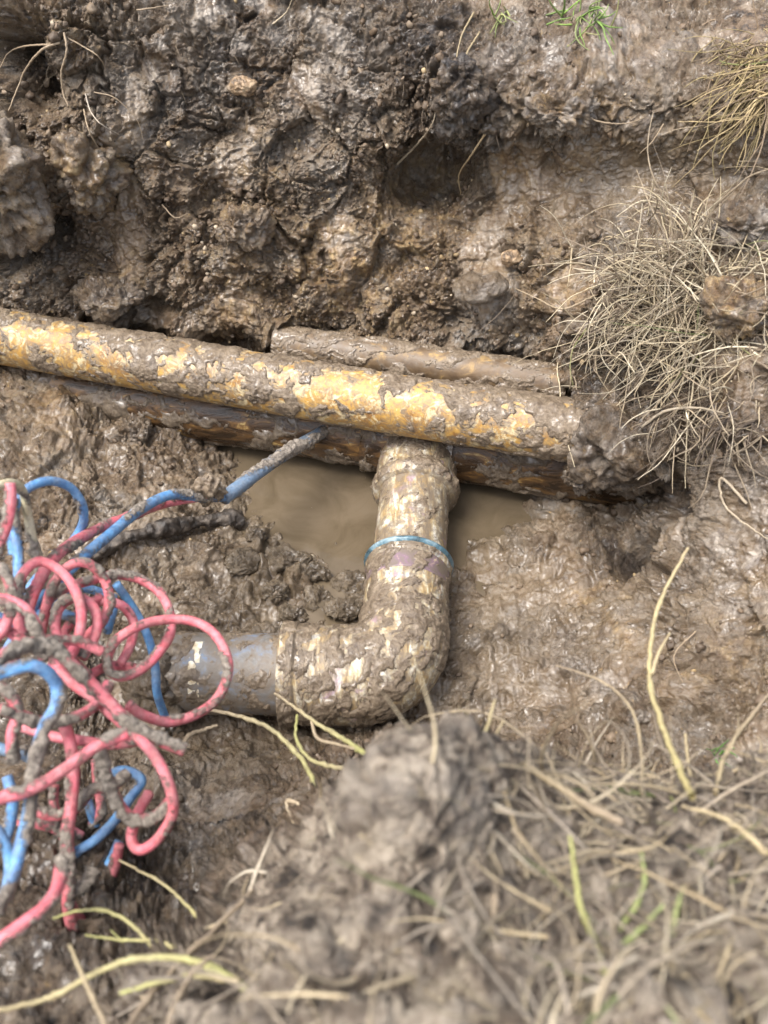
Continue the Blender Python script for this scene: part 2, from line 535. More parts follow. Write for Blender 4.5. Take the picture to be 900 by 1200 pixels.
# ------------------------------------------------------------------ the dug ground: one sheet over near bank, trench floor, back wall and rim
COLS = [-300, 0, 130, 250, 330, 420, 500, 620, 740, 850, 1000, 1300]
def Z(py, zs): return ('z', py if isinstance(py, list) else [py] * 12, zs)
def Y(py, ys): return ('y', py if isinstance(py, list) else [py] * 12, ys)
ROWS = [
    ('w', -0.55, [.40] * 12),
    Z(1330, [.26, .26, .28, .38, .41, .42, .42, .42, .42, .42, .42, .42]),
    Z(1200, [.17, .17, .18, .34, .39, .41, .41, .41, .41, .40, .40, .40]),
    Z([1050, 1050, 1050, 1060, 1062, 1050, 1050, 1050, 1050, 1050, 1050, 1050], [.06, .06, .05, .08, .34, .385, .39, .37, .36, .35, .34, .34]),
    Z([950, 960, 980, 970, 985, 915, 874, 905, 912, 912, 900, 890], [.0, .0, -.02, -.03, .10, .345, .36, .28, .24, .22, .22, .22]),
    Z([900, 900, 900, 905, 915, 905, 890, 905, 905, 905, 900, 890], [-.06, -.06, -.07, -.10, -.08, .0, .04, -.02, .0, .03, .05, .06]),
    Z(850, [-.09, -.10, -.13, -.155, -.155, -.15, -.14, -.12, -.05, .0, .04, .05]),
    Z(780, [-.08, -.10, -.13, -.135, -.135, -.13, -.125, -.12, -.06, .02, .06, .08]),
    Z(700, [-.06, -.08, -.11, -.134, -.141, -.145, -.140, -.112, -.06, .05, .10, .15]),
    Z(600, [-.03, -.05, -.08, -.122, -.150, -.158, -.163, -.126, -.080, .08, .15, .2]),
    Z([500, 500, 520, 535, 540, 540, 545, 560, 560, 540, 520, 520], [.0, -.03, -.07, -.125, -.165, -.172, -.172, -.142, -.09, .12, .18, .25]),
    ('yz', [1.35, 1.30, 1.27, 1.25, 1.235, 1.21, 1.19, 1.13, .93, .89, .88, .88], [-.02, -.05, -.08, -.12, -.14, -.15, -.15, -.12, .0, .19, .24, .3]),
    Y([352, 360, 374, 388, 391, 394, 395, 405, 430, 400, 400, 400], [1.31, 1.26, 1.225, 1.20, 1.195, 1.18, 1.165, 1.12, .985, .95, .9, .9]),
    Y(300, [1.34, 1.29, 1.26, 1.24, 1.245, 1.25, 1.24, 1.2, 1.10, 1.05, 1.0, 1.0]),
    Y(210, [1.36, 1.31, 1.30, 1.30, 1.305, 1.31, 1.32, 1.27, 1.22, 1.19, 1.15, 1.15]),
    Y(110, [1.38, 1.34, 1.35, 1.36, 1.36, 1.35, 1.33, 1.27, 1.24, 1.2, 1.15, 1.15]),
    Y(0, [1.42, 1.40, 1.42, 1.43, 1.43, 1.43, 1.42, 1.42, 1.42, 1.38, 1.35, 1.35]),
    Y(-100, [1.55] * 12),
    ('w', 2.4, [.52] * 12),
]
CP = np.zeros((len(ROWS), len(COLS), 3))
for r, row in enumerate(ROWS):
    for c, px in enumerate(COLS):
        if row[0] == 'z':
            CP[r, c] = PZ(px, row[1][c], row[2][c])
        elif row[0] == 'y':
            CP[r, c] = PY(px, row[1][c], row[2][c])
        elif row[0] == 'yz':
            y, z = row[1][c], row[2][c]
            d = (y * FWD[1] + (z - 1) * FWD[2])
            CP[r, c] = ((px - 450) / FPX * d, y, z)
        else:
            CP[r, c] = ((px - 450) / FPX * 1.6, row[1], row[2][c])
CP[:, 0, 0] = np.minimum(CP[:, 0, 0], -1.1)
CP[:, -1, 0] = np.maximum(CP[:, -1, 0], 1.1)

def cr_w(n, t):
    """Catmull-Rom weights of n control points at parameter values t"""
    k = np.clip(np.floor(t).astype(int), 0, n - 2)
    f = t - k
    w = np.stack([-.5 * f + f ** 2 - .5 * f ** 3, 1 - 2.5 * f ** 2 + 1.5 * f ** 3, .5 * f + 2 * f ** 2 - 1.5 * f ** 3, -.5 * f ** 2 + .5 * f ** 3], 1)
    W = np.zeros((len(t), n))
    for j in range(4):
        idx = np.clip(k + j - 1, 0, n - 1)
        np.add.at(W, (np.arange(len(t)), idx), w[:, j])
    return W

NU = [22, 86, 84, 58, 62, 56, 82, 82, 76, 60, 14]            # samples between columns
NV = [14, 20, 52, 62, 54, 44, 66, 74, 90, 62, 84, 40, 90, 90, 96, 96, 36, 10]
tu = np.concatenate([np.arange(n) / n + i for i, n in enumerate(NU)] + [[len(NU)]])
tv = np.concatenate([np.arange(n) / n + i for i, n in enumerate(NV)] + [[len(NV)]])
WU, WV = cr_w(len(COLS), tu), cr_w(len(ROWS), tv)
BASE = np.einsum('vr,rck,uc->vuk', WV, CP, WU)
nv, nu = len(tv), len(tu)
du = np.gradient(BASE, axis=1)
dv = np.gradient(BASE, axis=0)
NRM = np.cross(du, dv)
NRM /= np.linalg.norm(NRM, axis=2, keepdims=True) + 1e-9
P = BASE.reshape(-1, 3).astype(F32)
N = NRM.reshape(-1, 3).astype(F32)

def on(px, py):
    """point of the undisplaced ground seen along a sight line (nearest to the camera)"""
    q = P - CAM
    dep = q @ FWD
    sx = 450 + FPX * (q @ RIGHT) / dep
    sy = 600 - FPX * (q @ UP) / dep
    d = np.hypot(sx - px, sy - py)
    cand = np.where((d < 6) & (dep > 0.2))[0]
    if len(cand) == 0:
        dd = np.where(dep > 0.2, d, 1e9)
        return P[np.argmin(dd)].astype(float)
    return P[cand[np.argmin(dep[cand])]].astype(float)

def blob(px, py, r, sx=1.0, sz=1.0):
    c = on(px, py)
    q = P - c.astype(F32)
    return np.exp(-((q[:, 0] / sx) ** 2 + q[:, 1] ** 2 + (q[:, 2] / sz) ** 2) / (r * r))

# what the soil is like, place by place, with shade painted into the hollows
wet = np.zeros(len(P), F32)
for px, py, r, a in [(330, 600, .15, 1), (420, 680, .12, 1), (560, 620, .09, 1), (300, 690, .13, .9), (590, 740, .12, .8), (560, 840, .10, .8), (640, 680, .09, .6), (260, 880, .10, .6),
                     (220, 640, .10, .55), (100, 500, .10, .35), (650, 810, .08, .5), (760, 190, .10, .85), (700, 720, .13, .75), (800, 720, .13, .6), (850, 600, .10, .5), (640, 290, .07, .5)]:
    wet = np.maximum(wet, a * blob(px, py, r))
smooth = np.zeros(len(P), F32)
for px, py, r, a in [(745, 195, .075, .92), (810, 180, .06, .85), (600, 700, .065, .85), (590, 780, .06, .85), (575, 640, .05, .7), (640, 620, .04, .6), (330, 590, .08, .6), (640, 660, .035, .55), (740, 760, .045, .7), (700, 740, .035, .6), (775, 590, .035, .6), (250, 870, .06, .55), (300, 930, .05, .45), (560, 345, .03, .8), (850, 600, .06, .65), (860, 680, .05, .5), (820, 740, .05, .4), (300, 110, .05, .5), (390, 60, .045, .6), (200, 45, .05, .5), (640, 240, .05, .5), (720, 60, .07, .4)]:
    smooth = np.maximum(smooth, a * blob(px, py, r))
org_shade = np.zeros(len(P), F32)  # black organic soil, plus shade painted into wall hollows and the bank crevice
for px, py, r, a in [(540, 120, .08, 1), (500, 60, .07, 1), (420, 40, .09, .7), (220, 110, .08, .8), (260, 60, .08, .7), (30, 80, .05, 1), (40, 290, .05, .9), (720, 640, .055, 1), (780, 590, .05, .9), (760, 470, .06, .8), (850, 480, .06, .5), (690, 620, .03, .8), (300, 950, .05, .9),
                     (130, 1000, .12, .9), (200, 1090, .12, .9), (100, 1100, .12, .8), (740, 420, .06, .8), (300, 260, .10, .35), (60, 860, .12, .7), (100, 760, .08, .6), (480, 1050, .14, .5), (760, 880, .1, .3)]:
    org_shade = np.maximum(org_shade, a * blob(px, py, r))
clay = np.zeros(len(P), F32)
for px, py, r, a in [(400, 330, .13, .9), (470, 270, .10, .8), (300, 230, .10, .5), (640, 330, .08, .6), (280, 340, .09, .6), (150, 330, .08, .35), (120, 200, .06, .6), (660, 150, .09, .5), (700, 690, .05, .5), (730, 740, .04, .5), (590, 210, .04, .8),
                     (850, 760, .08, .5), (60, 60, .1, .4), (60, 480, .12, .3), (870, 350, .05, .6), (270, 960, .04, .5)]:
    clay = np.maximum(clay, a * blob(px, py, r))
grey = np.zeros(len(P), F32)
for px, py, r, a in [(200, 80, .12, .9), (380, 90, .10, .9), (270, 30, .12, .9), (700, 70, .10, 1), (380, 200, .07, .6), (860, 640, .11, 1), (700, 760, .09, .6), (620, 800, .08, .6), (850, 560, .07, .7), (620, 50, .08, .7), (700, 520, .05, .6), (480, 900, .12, .6), (650, 1050, .30, .5), (400, 1080, .2, .5), (700, 800, .05, .8), (660, 730, .06, .5), (560, 340, .05, .7), (250, 930, .07, .6)]:
    grey = np.maximum(grey, a * blob(px, py, r))

smooth = np.maximum(smooth, .78 * sst(.10, .42, fbm(P * np.array([1, 1, .7], F32), 9.0, 3, .5, off=91.)) * (P[:, 1] > .42)).astype(F32)
# relief
warp = np.stack([fbm(P, 7, 3, off=1.1), fbm(P, 7, 3, off=31.7), fbm(P, 7, 3, off=77.3)], 1) * 0.030
warp2 = np.stack([fbm(P, 38, 3, off=5.1), fbm(P, 38, 3, off=41.7), fbm(P, 38, 3, off=87.3)], 1) * 0.007
PW = P + warp + warp2
flr = sst(.55, .85, N[:, 2]) * (P[:, 1] > .40)
rough = (1 - 0.86 * smooth) * (1 - 0.45 * wet) * (1 - .50 * flr) * (1 - .5 * sst(.10, .26, P[:, 2]) * sst(.52, .40, P[:, 1]))
d = 0.030 * fbm(P, 5.0, 3, off=3.0) * (1 - 0.6 * wet)
PF = P + warp * .7 + warp2
d += rough * 0.026 * facets(PF, 13.0, 5.0)
m1 = .35 + .65 * sst(-0.25, 0.25, fbm(P, 6, 2, off=12.0))
d += rough * 0.0165 * facets(PF, 31.0, 9.0) * m1
m2 = sst(-0.30, 0.25, fbm(P, 11, 2, off=22.0))
d += rough * 0.0085 * facets(P + warp2, 72.0, 2.0) * (.25 + .75 * m2)
m3 = sst(-0.25, 0.30, fbm(P, 16, 2, off=62.0))
d += rough * 0.0034 * facets(P + warp2 * .5, 150.0, 4.0) * (.3 + .7 * m3)
soft = flr * (1 - .8 * smooth)
def near_only(mask, X, freq, off):
    o = np.zeros(len(P), F32)
    sel = np.where(mask > .01)[0]
    o[sel] = worley(X[sel], freq, off)[0]
    return o
b1 = near_only(soft, P + warp + warp2 * .6, 24.0, 6.0)
c1 = near_only(soft, P + warp * .5 + warp2, 58.0, 16.0)
e1 = near_only(soft, P + warp2, 120.0, 26.0)
d += soft * (0.015 * (.55 - 1.5 * b1 * b1) * m1 + 0.0075 * (.5 - 1.5 * c1 * c1) * (.2 + .8 * m2) + 0.0020 * (.5 - 1.4 * e1 * e1) * (.2 + .8 * m3))
PS = PW * np.array([1.0, 1.0, 0.6], F32)
d += rough * 0.020 * (turb(PS, 15, 5, 0.55) - 0.45)
d += (0.25 + 0.75 * rough) * 0.0042 * fbm(PW, 95, 3, 0.6, off=8.0)
d += 0.0022 * (turb(P, 150, 3, .6, off=4.0) - .4) * (0.4 + .6 * rough)
slop = np.maximum.reduce([blob(350, 680, .10), blob(290, 650, .09), blob(420, 700, .07), .8 * blob(360, 610, .06), .7 * blob(600, 640, .06), .6 * blob(560, 760, .08)])
sf1 = near_only(slop, P + warp * .6 + warp2, 34.0, 8.0)
d += slop * 0.020 * (1 - 1.9 * sf1 * sf1) * (.4 + 1.2 * sst(-.3, .3, fbm(P, 14, 2, off=71.)))
# bucket-smear grooves on the smooth dark cut of the back wall and down the wet floor beside the pipe
gr = perlin(np.stack([P[:, 0] * 85 + P[:, 2] * 8, P[:, 2] * 5 + P[:, 1] * 5, P[:, 0] * 0], 1))
gr2 = perlin(np.stack([P[:, 0] * 210 + P[:, 2] * 18, P[:, 2] * 9 + P[:, 1] * 9, P[:, 0] * 0 + 5], 1))
d += smooth * (0.0046 * gr + .0018 * gr2)
lump = np.zeros(len(P), F32)
for px, py, r, a in [(15, 60, .035, -.13), (45, 112, .026, -.10), (60, 275, .024, -.09), (20, 300, .030, -.10), (515, 208, .036, -.10), (480, 218, .030, -.07), (540, 110, .055, .05), (500, 70, .05, .035), (640, 200, .012, -.03),
                     (788, 585, .024, -.12), (772, 560, .018, -.05), (745, 640, .028, -.085), (725, 655, .014, -.02), (700, 55, .06, .03), (110, 160, .05, .035), (20, 200, .05, .03), (270, 300, .05, .025), (300, 185, .04, .02), (355, 205, .04, .025), (770, 500, .05, .03),
                     (565, 345, .035, .035), (530, 380, .03, -.05), (615, 395, .025, -.03), (420, 330, .012, -.025), (115, 240, .014, -.045), (855, 380, .04, .02), (370, 660, .030, .012), (280, 660, .025, .010),
                     (420, 610, .03, -.02), (350, 560, .05, -.012), (590, 590, .035, -.02), (860, 520, .04, .02), (780, 820, .04, .012), (660, 780, .02, .012), (120, 350, .05, .03), (210, 395, .04, .03), (90, 480, .03, .02), (320, 395, .03, .025), (30, 340, .05, .03),
                     (480, 900, .05, .02), (205, 770, .035, .055), (190, 800, .035, .05), (250, 835, .03, .025), (290, 840, .03, .02), (230, 745, .03, .03), (200, 600, .03, .012), (205, 500, .025, .02)]:
    lump += a * blob(px, py, r)
d += lump
out_fade = sst(2.3, 1.7, np.abs(P[:, 1] - 0.7) + 0 * P[:, 0])
d *= np.clip(out_fade, 0, 1)
GV = P + N * d[:, None]
a_ = (np.arange(nv - 1)[:, None] * nu + np.arange(nu - 1)[None, :]).ravel()
GQ = np.stack([a_, a_ + 1, a_ + nu + 1, a_ + nu], 1)
ground = mesh_obj('ground', GV, GQ, M['soil'], attrs={'zone': np.stack([wet, org_shade, clay, grey], 1), 'slick': np.clip(np.maximum(smooth, .6 * wet), 0, 1), 'dry': sst(.10, .26, P[:, 2]) * sst(.52, .40, P[:, 1])})
ground['kind'] = 'structure'
ground['label'] = 'wet brown soil of the dug trench, its floor, banks and back wall'

# lookup on the finished ground, for setting things down on it
q_ = GV - CAM.astype(F32)
G_dep = q_ @ FWD
with np.errstate(divide='ignore', invalid='ignore'):
    G_sx = 450 + FPX * (q_ @ RIGHT) / G_dep
    G_sy = 600 - FPX * (q_ @ UP) / G_dep
    G_sx = np.where(G_dep > 0.15, G_sx, 1e6)
dU = np.gradient(GV.reshape(nv, nu, 3), axis=1)
dV = np.gradient(GV.reshape(nv, nu, 3), axis=0)
GN = np.cross(dU, dV).reshape(-1, 3)
GA = np.linalg.norm(GN, axis=1)
GN = GN / (GA[:, None] + 1e-12)

def hit(px, py, rad=4):
    dd = np.hypot(G_sx - px, G_sy - py)
    c = np.where(dd < rad)[0]
    if len(c) == 0:
        c = np.array([np.argmin(dd)])
    return int(c[np.argmin(G_dep[c])])
def hp(px, py, lift=0.0):
    i = hit(px, py)
    return (GV[i] + N[i] * lift).astype(float)

# lawn beyond the dig, out to the horizon, with the dig left open
xa, xb, ya, yb, R_ = -1.05, 1.05, -0.50, 2.3, 150.0
lv = [(-R_, -R_, 0), (R_, -R_, 0), (R_, R_, 0), (-R_, R_, 0), (xa, ya, 0), (xb, ya, 0), (xb, yb, 0), (xa, yb, 0)]
lv = np.array(lv) + np.array([0, 0, 0.36])
lawn = mesh_obj('lawn', lv, [(0, 1, 5, 4), (1, 2, 6, 5), (2, 3, 7, 6), (3, 0, 4, 7)], M['lawn'], smooth=False)
lawn['kind'] = 'structure'

# muddy water standing on the trench floor
WZ = -0.142
wx = np.linspace(-0.36, 0.34, 24)
wy = np.linspace(0.70, 1.16, 20)
gx, gy = np.meshgrid(wx, wy)
wv = np.stack([gx.ravel(), gy.ravel(), np.full(gx.size, WZ)], 1)
a_ = (np.arange(19)[:, None] * 24 + np.arange(23)[None, :]).ravel()
water = mesh_obj('puddle_water', wv, np.stack([a_, a_ + 1, a_ + 25, a_ + 24], 1), M['water'])
water['kind'] = 'structure'

# ------------------------------------------------------------------ pipes
def pipe_body(name, C, R, mat, parent, sides=64, cap=True, mfun=None, S=None):
    V, D, Q, th = tube_grid(C, R, sides)
    at = None
    if mfun:
        m = mfun(V.astype(F32), np.repeat(S, sides), np.tile(th, len(C)), D, 'm')
        at = {'film': np.concatenate([sst(-.38, .03, m), [0, 0]])}
    if cap:
        V, q2 = cap_quads(len(C), sides, V)
        Q = np.vstack([Q, q2])
    return mesh_obj(name, V, Q, mat, parent, at)

def crust(name, C, S, R, hfun, mat, parent, sides=150):
    """a skin of mud round a pipe; where hfun is negative it sinks under the plastic, which then shows"""
    V, D, Q, th = tube_grid(C, R, sides)
    s = np.repeat(S, sides)
    t = np.tile(th, len(C))
    h = hfun(V.astype(F32), s, t, D)
    h = np.maximum(h, -0.0025)
    return mesh_obj(name, V + D * h[:, None], Q, mat, parent)

def mudh(V, cover, freq=24, amp=0.0055, streak=None, want='h'):
    """mud thickness: ragged patches with crisp edges plus crumbly top"""
    w = np.stack([fbm(V, 30, 3, off=2.), fbm(V, 30, 3, off=12.), fbm(V, 30, 3, off=22.)], 1) * 0.012
    Q = V + w
    if streak is not None:
        Q = Q * np.array(streak, F32)
    m = fbm(Q, freq, 6, 0.66, off=9.0) * 1.05 + cover
    if want == 'm':
        return m
    f1, f2 = worley(V + w * 0.5, 90.0, 7.0)
    lumps = 0.0012 * (0.5 - f1) + 0.0021 * fbm(V, 42, 6, 0.58)
    return np.where(m > 0, 0.0003 + amp * (1 - np.exp(-2.2 * np.maximum(m, 0))) + lumps * sst(0, .5, m), 0.0) - 0.0025 * sst(0.0, -0.05, m)

# 1 the yellow pipe across the trench
ax0, ax1 = PD(-160, 372, 1.58), PD(700, 508, 1.345)
n = 700
tt = np.linspace(0, 1, n)[:, None]
C = ax0 + (ax1 - ax0) * tt
sag = 0.006 * np.sin(tt[:, 0] * 5.0 + 1)
C[:, 2] += sag
S = np.linalg.norm(C - C[0], axis=1)
RY = 0.0455
main = empty('yellow_pipe', (0, 0, 0))
tag(main, 'mud-caked yellow plastic pipe crossing the trench above the pale branch pipe', 'pipe')
def screen(V):
    q = V - CAM
    dep = q @ FWD
    return 450 + FPX * (q @ RIGHT) / dep, 600 - FPX * (q @ UP) / dep
BARE = [(35, 398, 60, 22, .9), (100, 422, 50, 17, .75), (150, 440, 30, 10, .4), (210, 425, 22, 14, .55), (255, 432, 20, 12, .5), (290, 450, 40, 16, .45), (395, 452, 55, 20, .9), (340, 440, 35, 15, .6), (470, 475, 55, 22, .85), (440, 490, 50, 14, .5),
        (520, 470, 25, 12, .4), (520, 508, 70, 9, .4), (625, 495, 15, 10, .6), (625, 515, 30, 10, .4), (560, 445, 35, 6, .4), (150, 455, 50, 9, .35), (240, 478, 80, 9, .4), (350, 490, 60, 8, .35), (20, 425, 40, 6, .5)]
def bare_field(V, spots):
    # spots of rubbed-off mud, laid round their own points on the pipe
    sx, sy = screen(V)
    o = np.zeros(len(V), F32)
    for px, py, rx, ry, a in spots:
        o = np.maximum(o, a * np.exp(-((sx - px) / rx) ** 2 - ((sy - py) / ry) ** 2))
    return o
def h_main(V, s, t, D, want='h'):
    b = bare_field(V, BARE)
    cover = 0.27 - 1.30 * b - 0.42 * sst(0.05, -0.5, D[:, 2]) + 0.25 * sst(0.6, 0.95, D[:, 2]) * (1 - b)
    return mudh(V, cover, 30, 0.0028, None, want)
pipe_body('pipe_wall', C[::3], RY, M['yellow'], main, 120, mfun=h_main, S=S[::3])
crust('mud_crust', C, S, RY, h_main, M['mud'], main, 190)

# 2 the thin pipe behind it
thin = empty('thin_pipe', (0, 0, 0))
tag(thin, 'thin brown-orange pipe half sunk in mud behind the yellow pipe', 'pipe')
a0, a1 = PD(325, 402, 1.50), PD(665, 449, 1.405)
n = 320
C = a0 + (a1 - a0) * np.linspace(0, 1, n)[:, None]
C[:, 2] -= 0.006 * np.linspace(0, 1, n) ** 2
S = np.linalg.norm(C - C[0], axis=1)
def h_thin(V, s, t, D, want='h'):
    b = bare_field(V, [(400, 412, 45, 9, .45), (560, 435, 60, 12, .75), (480, 420, 40, 10, .35), (600, 440, 40, 8, .7), (350, 405, 12, 8, .5)])
    return mudh(V, 0.16 - 0.9 * b, 30, 0.0032, (0.4, 1.5, 1.5), want)
pipe_body('pipe_wall', C[::3], 0.0285, M['thin'], thin, 64, mfun=h_thin, S=S[::3])
crust('mud_crust', C, S, 0.0285, h_thin, M['mud'], thin, 110)

# 3 the drain: run pipe under the yellow one, tee, branch, seal, elbow, side leg
drain = empty('branched_drain_pipe', (0, 0, 0))
tag(drain, 'muddy cream drain pipe with tee, blue seal and elbow lying in the trench', 'pipe')
RP = 0.0540
r0, r1 = PZ(-60, 432, -0.082), PZ(800, 566, -0.082)
n = 520
C = r0 + (r1 - r0) * np.linspace(0, 1, n)[:, None]
S = np.linalg.norm(C - C[0], axis=1)
run = pipe_body('run_pipe', C[::10], RP, M['darkpipe'], drain, 72)
run['label'] = 'run of the drain under the yellow pipe, dark with silt and painted shade'
def h_run(V, s, t, D):
    return mudh(V, -0.16 + 0.18 * sst(.0, .8, D[:, 2]), 20, 0.004, (0.5, 1.2, 1.2))
crust('mud_crust', C, S, RP, h_run, M['mudwet'], run, 120)

tee_at = r0 + (r1 - r0) * ((PZ(490, 520, -0.082)[0] - r0[0]) / (r1[0] - r0[0]))
ring_at = PZ(479, 662, -0.080)
corner = PZ(468, 792, -0.082)
legend = PZ(196, 788, -0.086)
bd = (corner - ring_at) / np.linalg.norm(corner - ring_at)
ld = (legend - corner) / np.linalg.norm(legend - corner)
# tee body sleeve on the run pipe
rd = (r1 - r0) / np.linalg.norm(r1 - r0)
Ct = tee_at + rd * np.linspace(-0.085, 0.062, 12)[:, None]
tee = pipe_body('tee_body', Ct, 0.0590, M['darkpipe'], drain, 64)
crust('mud_crust', Ct[0] + rd * np.linspace(0, .147, 90)[:, None], np.linspace(0, .147, 90), 0.0590, lambda V, s, t, D: mudh(V, 0.05, 24, 0.004), M['mudwet'], tee, 120)
# path of the branch through the elbow
BR = 0.074
b_in = corner - bd * BR
b_out = corner + ld * BR
start = tee_at + np.array([0, -0.02, 0])
arc = []
for t in np.linspace(0, 1, 40):
    p = (1 - t) ** 2 * b_in + 2 * (1 - t) * t * corner + t ** 2 * b_out
    m_ = (b_in + b_out) / 2
    arc.append(p * 0.86 + 0.14 * (b_in * (1 - t) ** 2 + 2 * t * (1 - t) * (corner + (corner - m_) * .35) + b_out * t * t))
path = np.vstack([start + (b_in - start) * np.linspace(0, 1, 60, endpoint=False)[:, None], np.array(arc), b_out + (legend - b_out) * np.linspace(0, 1, 50)[1:, None]])
PC, PS_ = catmull(path, 640)
def s_near(p): return PS_[np.argmin(np.linalg.norm(PC - p, axis=1))]
s_ring = s_near(ring_at)
s_sock = s_near(start + (b_in - start) / np.linalg.norm(b_in - start) * 0.098)
s_bin, s_bout = s_near(b_in), s_near(b_out)
s_col = s_near(PZ(331, 795, -0.085))
def prof(s):
    R = np.full_like(s, 0.0515)
    R = np.where(s < s_sock, 0.0610 + 0.0060 * np.exp(-((s - s_sock + .014) / .011) ** 2), R)     # tee socket with its lip
    R = np.where((s > s_ring) & (s < s_col), 0.0590 + 0.0065 * sst(s_bin - .03, s_bin + .05, s), R)                                          # elbow fitting
    R = np.where((s > s_ring) & (s < s_ring + 0.012), 0.0622, R)
    R = np.where((s < s_col) & (s > s_col - 0.02), 0.0690, R)                                    # collar lip
    return R
BARE2 = [(470, 530, 40, 10, .5), (455, 600, 15, 22, .6), (480, 590, 12, 25, .65), (470, 562, 30, 8, .6), (507, 630, 14, 18, .65), (500, 655, 30, 6, .4), (450, 612, 10, 14, .5), (480, 672, 45, 7, .75), (460, 682, 14, 7, .5), (500, 690, 35, 8, .5),
         (470, 742, 22, 12, .6), (480, 765, 35, 14, .75), (505, 790, 14, 20, .6), (420, 755, 30, 6, .5), (375, 765, 8, 30, .45), (400, 790, 15, 6, .3), (395, 840, 20, 10, .5), (470, 830, 15, 8, .6), (500, 820, 14, 12, .5), (345, 800, 6, 30, .5),
         (290, 775, 35, 14, .52), (325, 790, 8, 30, .75), (268, 790, 14, 8, .3), (236, 770, 8, 30, 1.0), (430, 770, 14, 5, .4)]
def h_branch(V, s, t, D, want='h'):
    b = bare_field(V, BARE2)
    q = V @ np.array([[.6, .8, 0], [-.8, .6, 0], [0, 0, 1]], F32).T
    cov = 0.30 - 1.0 * b + 0.35 * sst(s_col + .03, s_col + .14, s) * (1 - b) - 0.15 * sst(s_ring - .005, s_ring + .03, s) * sst(s_ring + .06, s_ring + .03, s)
    h = mudh(q, cov, 30, 0.0026, (0.55, 1.6, 1.2), want)
    if want == 'm':
        return h
    keep = np.exp(-((s - s_ring + .001) / .0055) ** 2)
    return h * (1 - 0.35 * keep) - 0.0012 * keep
def seg(name, sa, sb, mat, R=None, sides=110, m=90):
    s = np.linspace(sa, sb, m)
    c = np.stack([np.interp(s, PS_, PC[:, j]) for j in range(3)], 1)
    return pipe_body(name, c, prof(s) if R is None else R, mat, drain, sides, True, h_branch, s)
sock = seg('tee_socket', 0.0, s_sock - 1e-4, M['branch'])
bp = seg('branch_pipe', s_sock - 0.02, s_ring + 0.02, M['branch'], 0.0535)
elb = seg('elbow', s_ring + 1e-4, s_col - 1e-4, M['branch'], None, 120, 160)
lip = seg('side_pipe', s_col - 0.02, PS_[-1], M['bluegrey'], 0.0535)
lip['label'] = 'blue-grey side pipe leaving the elbow'
# blue seal at the mouth of the elbow socket
c = np.stack([np.interp(np.linspace(s_ring - .007, s_ring + .004, 9), PS_, PC[:, j]) for j in range(3)], 1)
seal = pipe_body('seal_ring', c, 0.0612 + 0.0046 * np.sin(np.linspace(0.1, math.pi - .1, 9)), M['ring'], drain, 72)
seal['label'] = 'blue rubber seal ring between branch pipe and elbow'
c = np.stack([np.interp(np.linspace(s_ring + .0125, s_ring + .045, 12), PS_, PC[:, j]) for j in range(3)], 1)
prim = pipe_body('primer_stain', c, 0.0594, M['primer'], drain, 96)
prim['label'] = 'violet primer stain below the blue seal'
# scraped pale band near the end of the side pipe
s_b = s_near(PZ(236, 790, -0.085))
c = np.stack([np.interp(np.linspace(s_b - .008, s_b + .006, 12), PS_, PC[:, j]) for j in range(3)], 1)
V, D, Q, th = tube_grid(c, 0.0536, 120)
toward = (D @ np.array([0, -.45, .89])).reshape(12, 120)
ja = [j for j in range(120) if toward[:, j].mean() > .62]
ok = np.isin(np.tile(np.arange(120), 11), ja)
edge = .0016 * fbm(V.astype(F32), 90, 3) + np.where(toward.ravel() < .70, -.002, 0.0)
band = mesh_obj('scraped_strip', V + D * edge[:, None], Q[ok], M['cream'], drain)
band['label'] = 'scraped cream strip on the side pipe'
crust('mud_crust', PC, PS_, prof(PS_), h_branch, M['mud'], drain, 190)

# ------------------------------------------------------------------ clods, stones
def sphere_grid(nu_=72, nv_=48):
    th = np.linspace(0, np.pi, nv_)
    ph = np.linspace(0, 2 * np.pi, nu_, endpoint=False)
    V = np.stack([np.outer(np.sin(th), np.cos(ph)), np.outer(np.sin(th), np.sin(ph)), np.outer(np.cos(th), np.ones(nu_))], -1).reshape(-1, 3)
    a = np.arange(nv_ - 1)[:, None] * nu_ + np.arange(nu_)[None, :]
    b = np.arange(nv_ - 1)[:, None] * nu_ + (np.arange(nu_)[None, :] + 1) % nu_
    return V, np.stack([a, a + nu_, b + nu_, b], -1).reshape(-1, 4)
SV, SQ = sphere_grid(120, 80)
SV2, SQ2 = sphere_grid(64, 42)

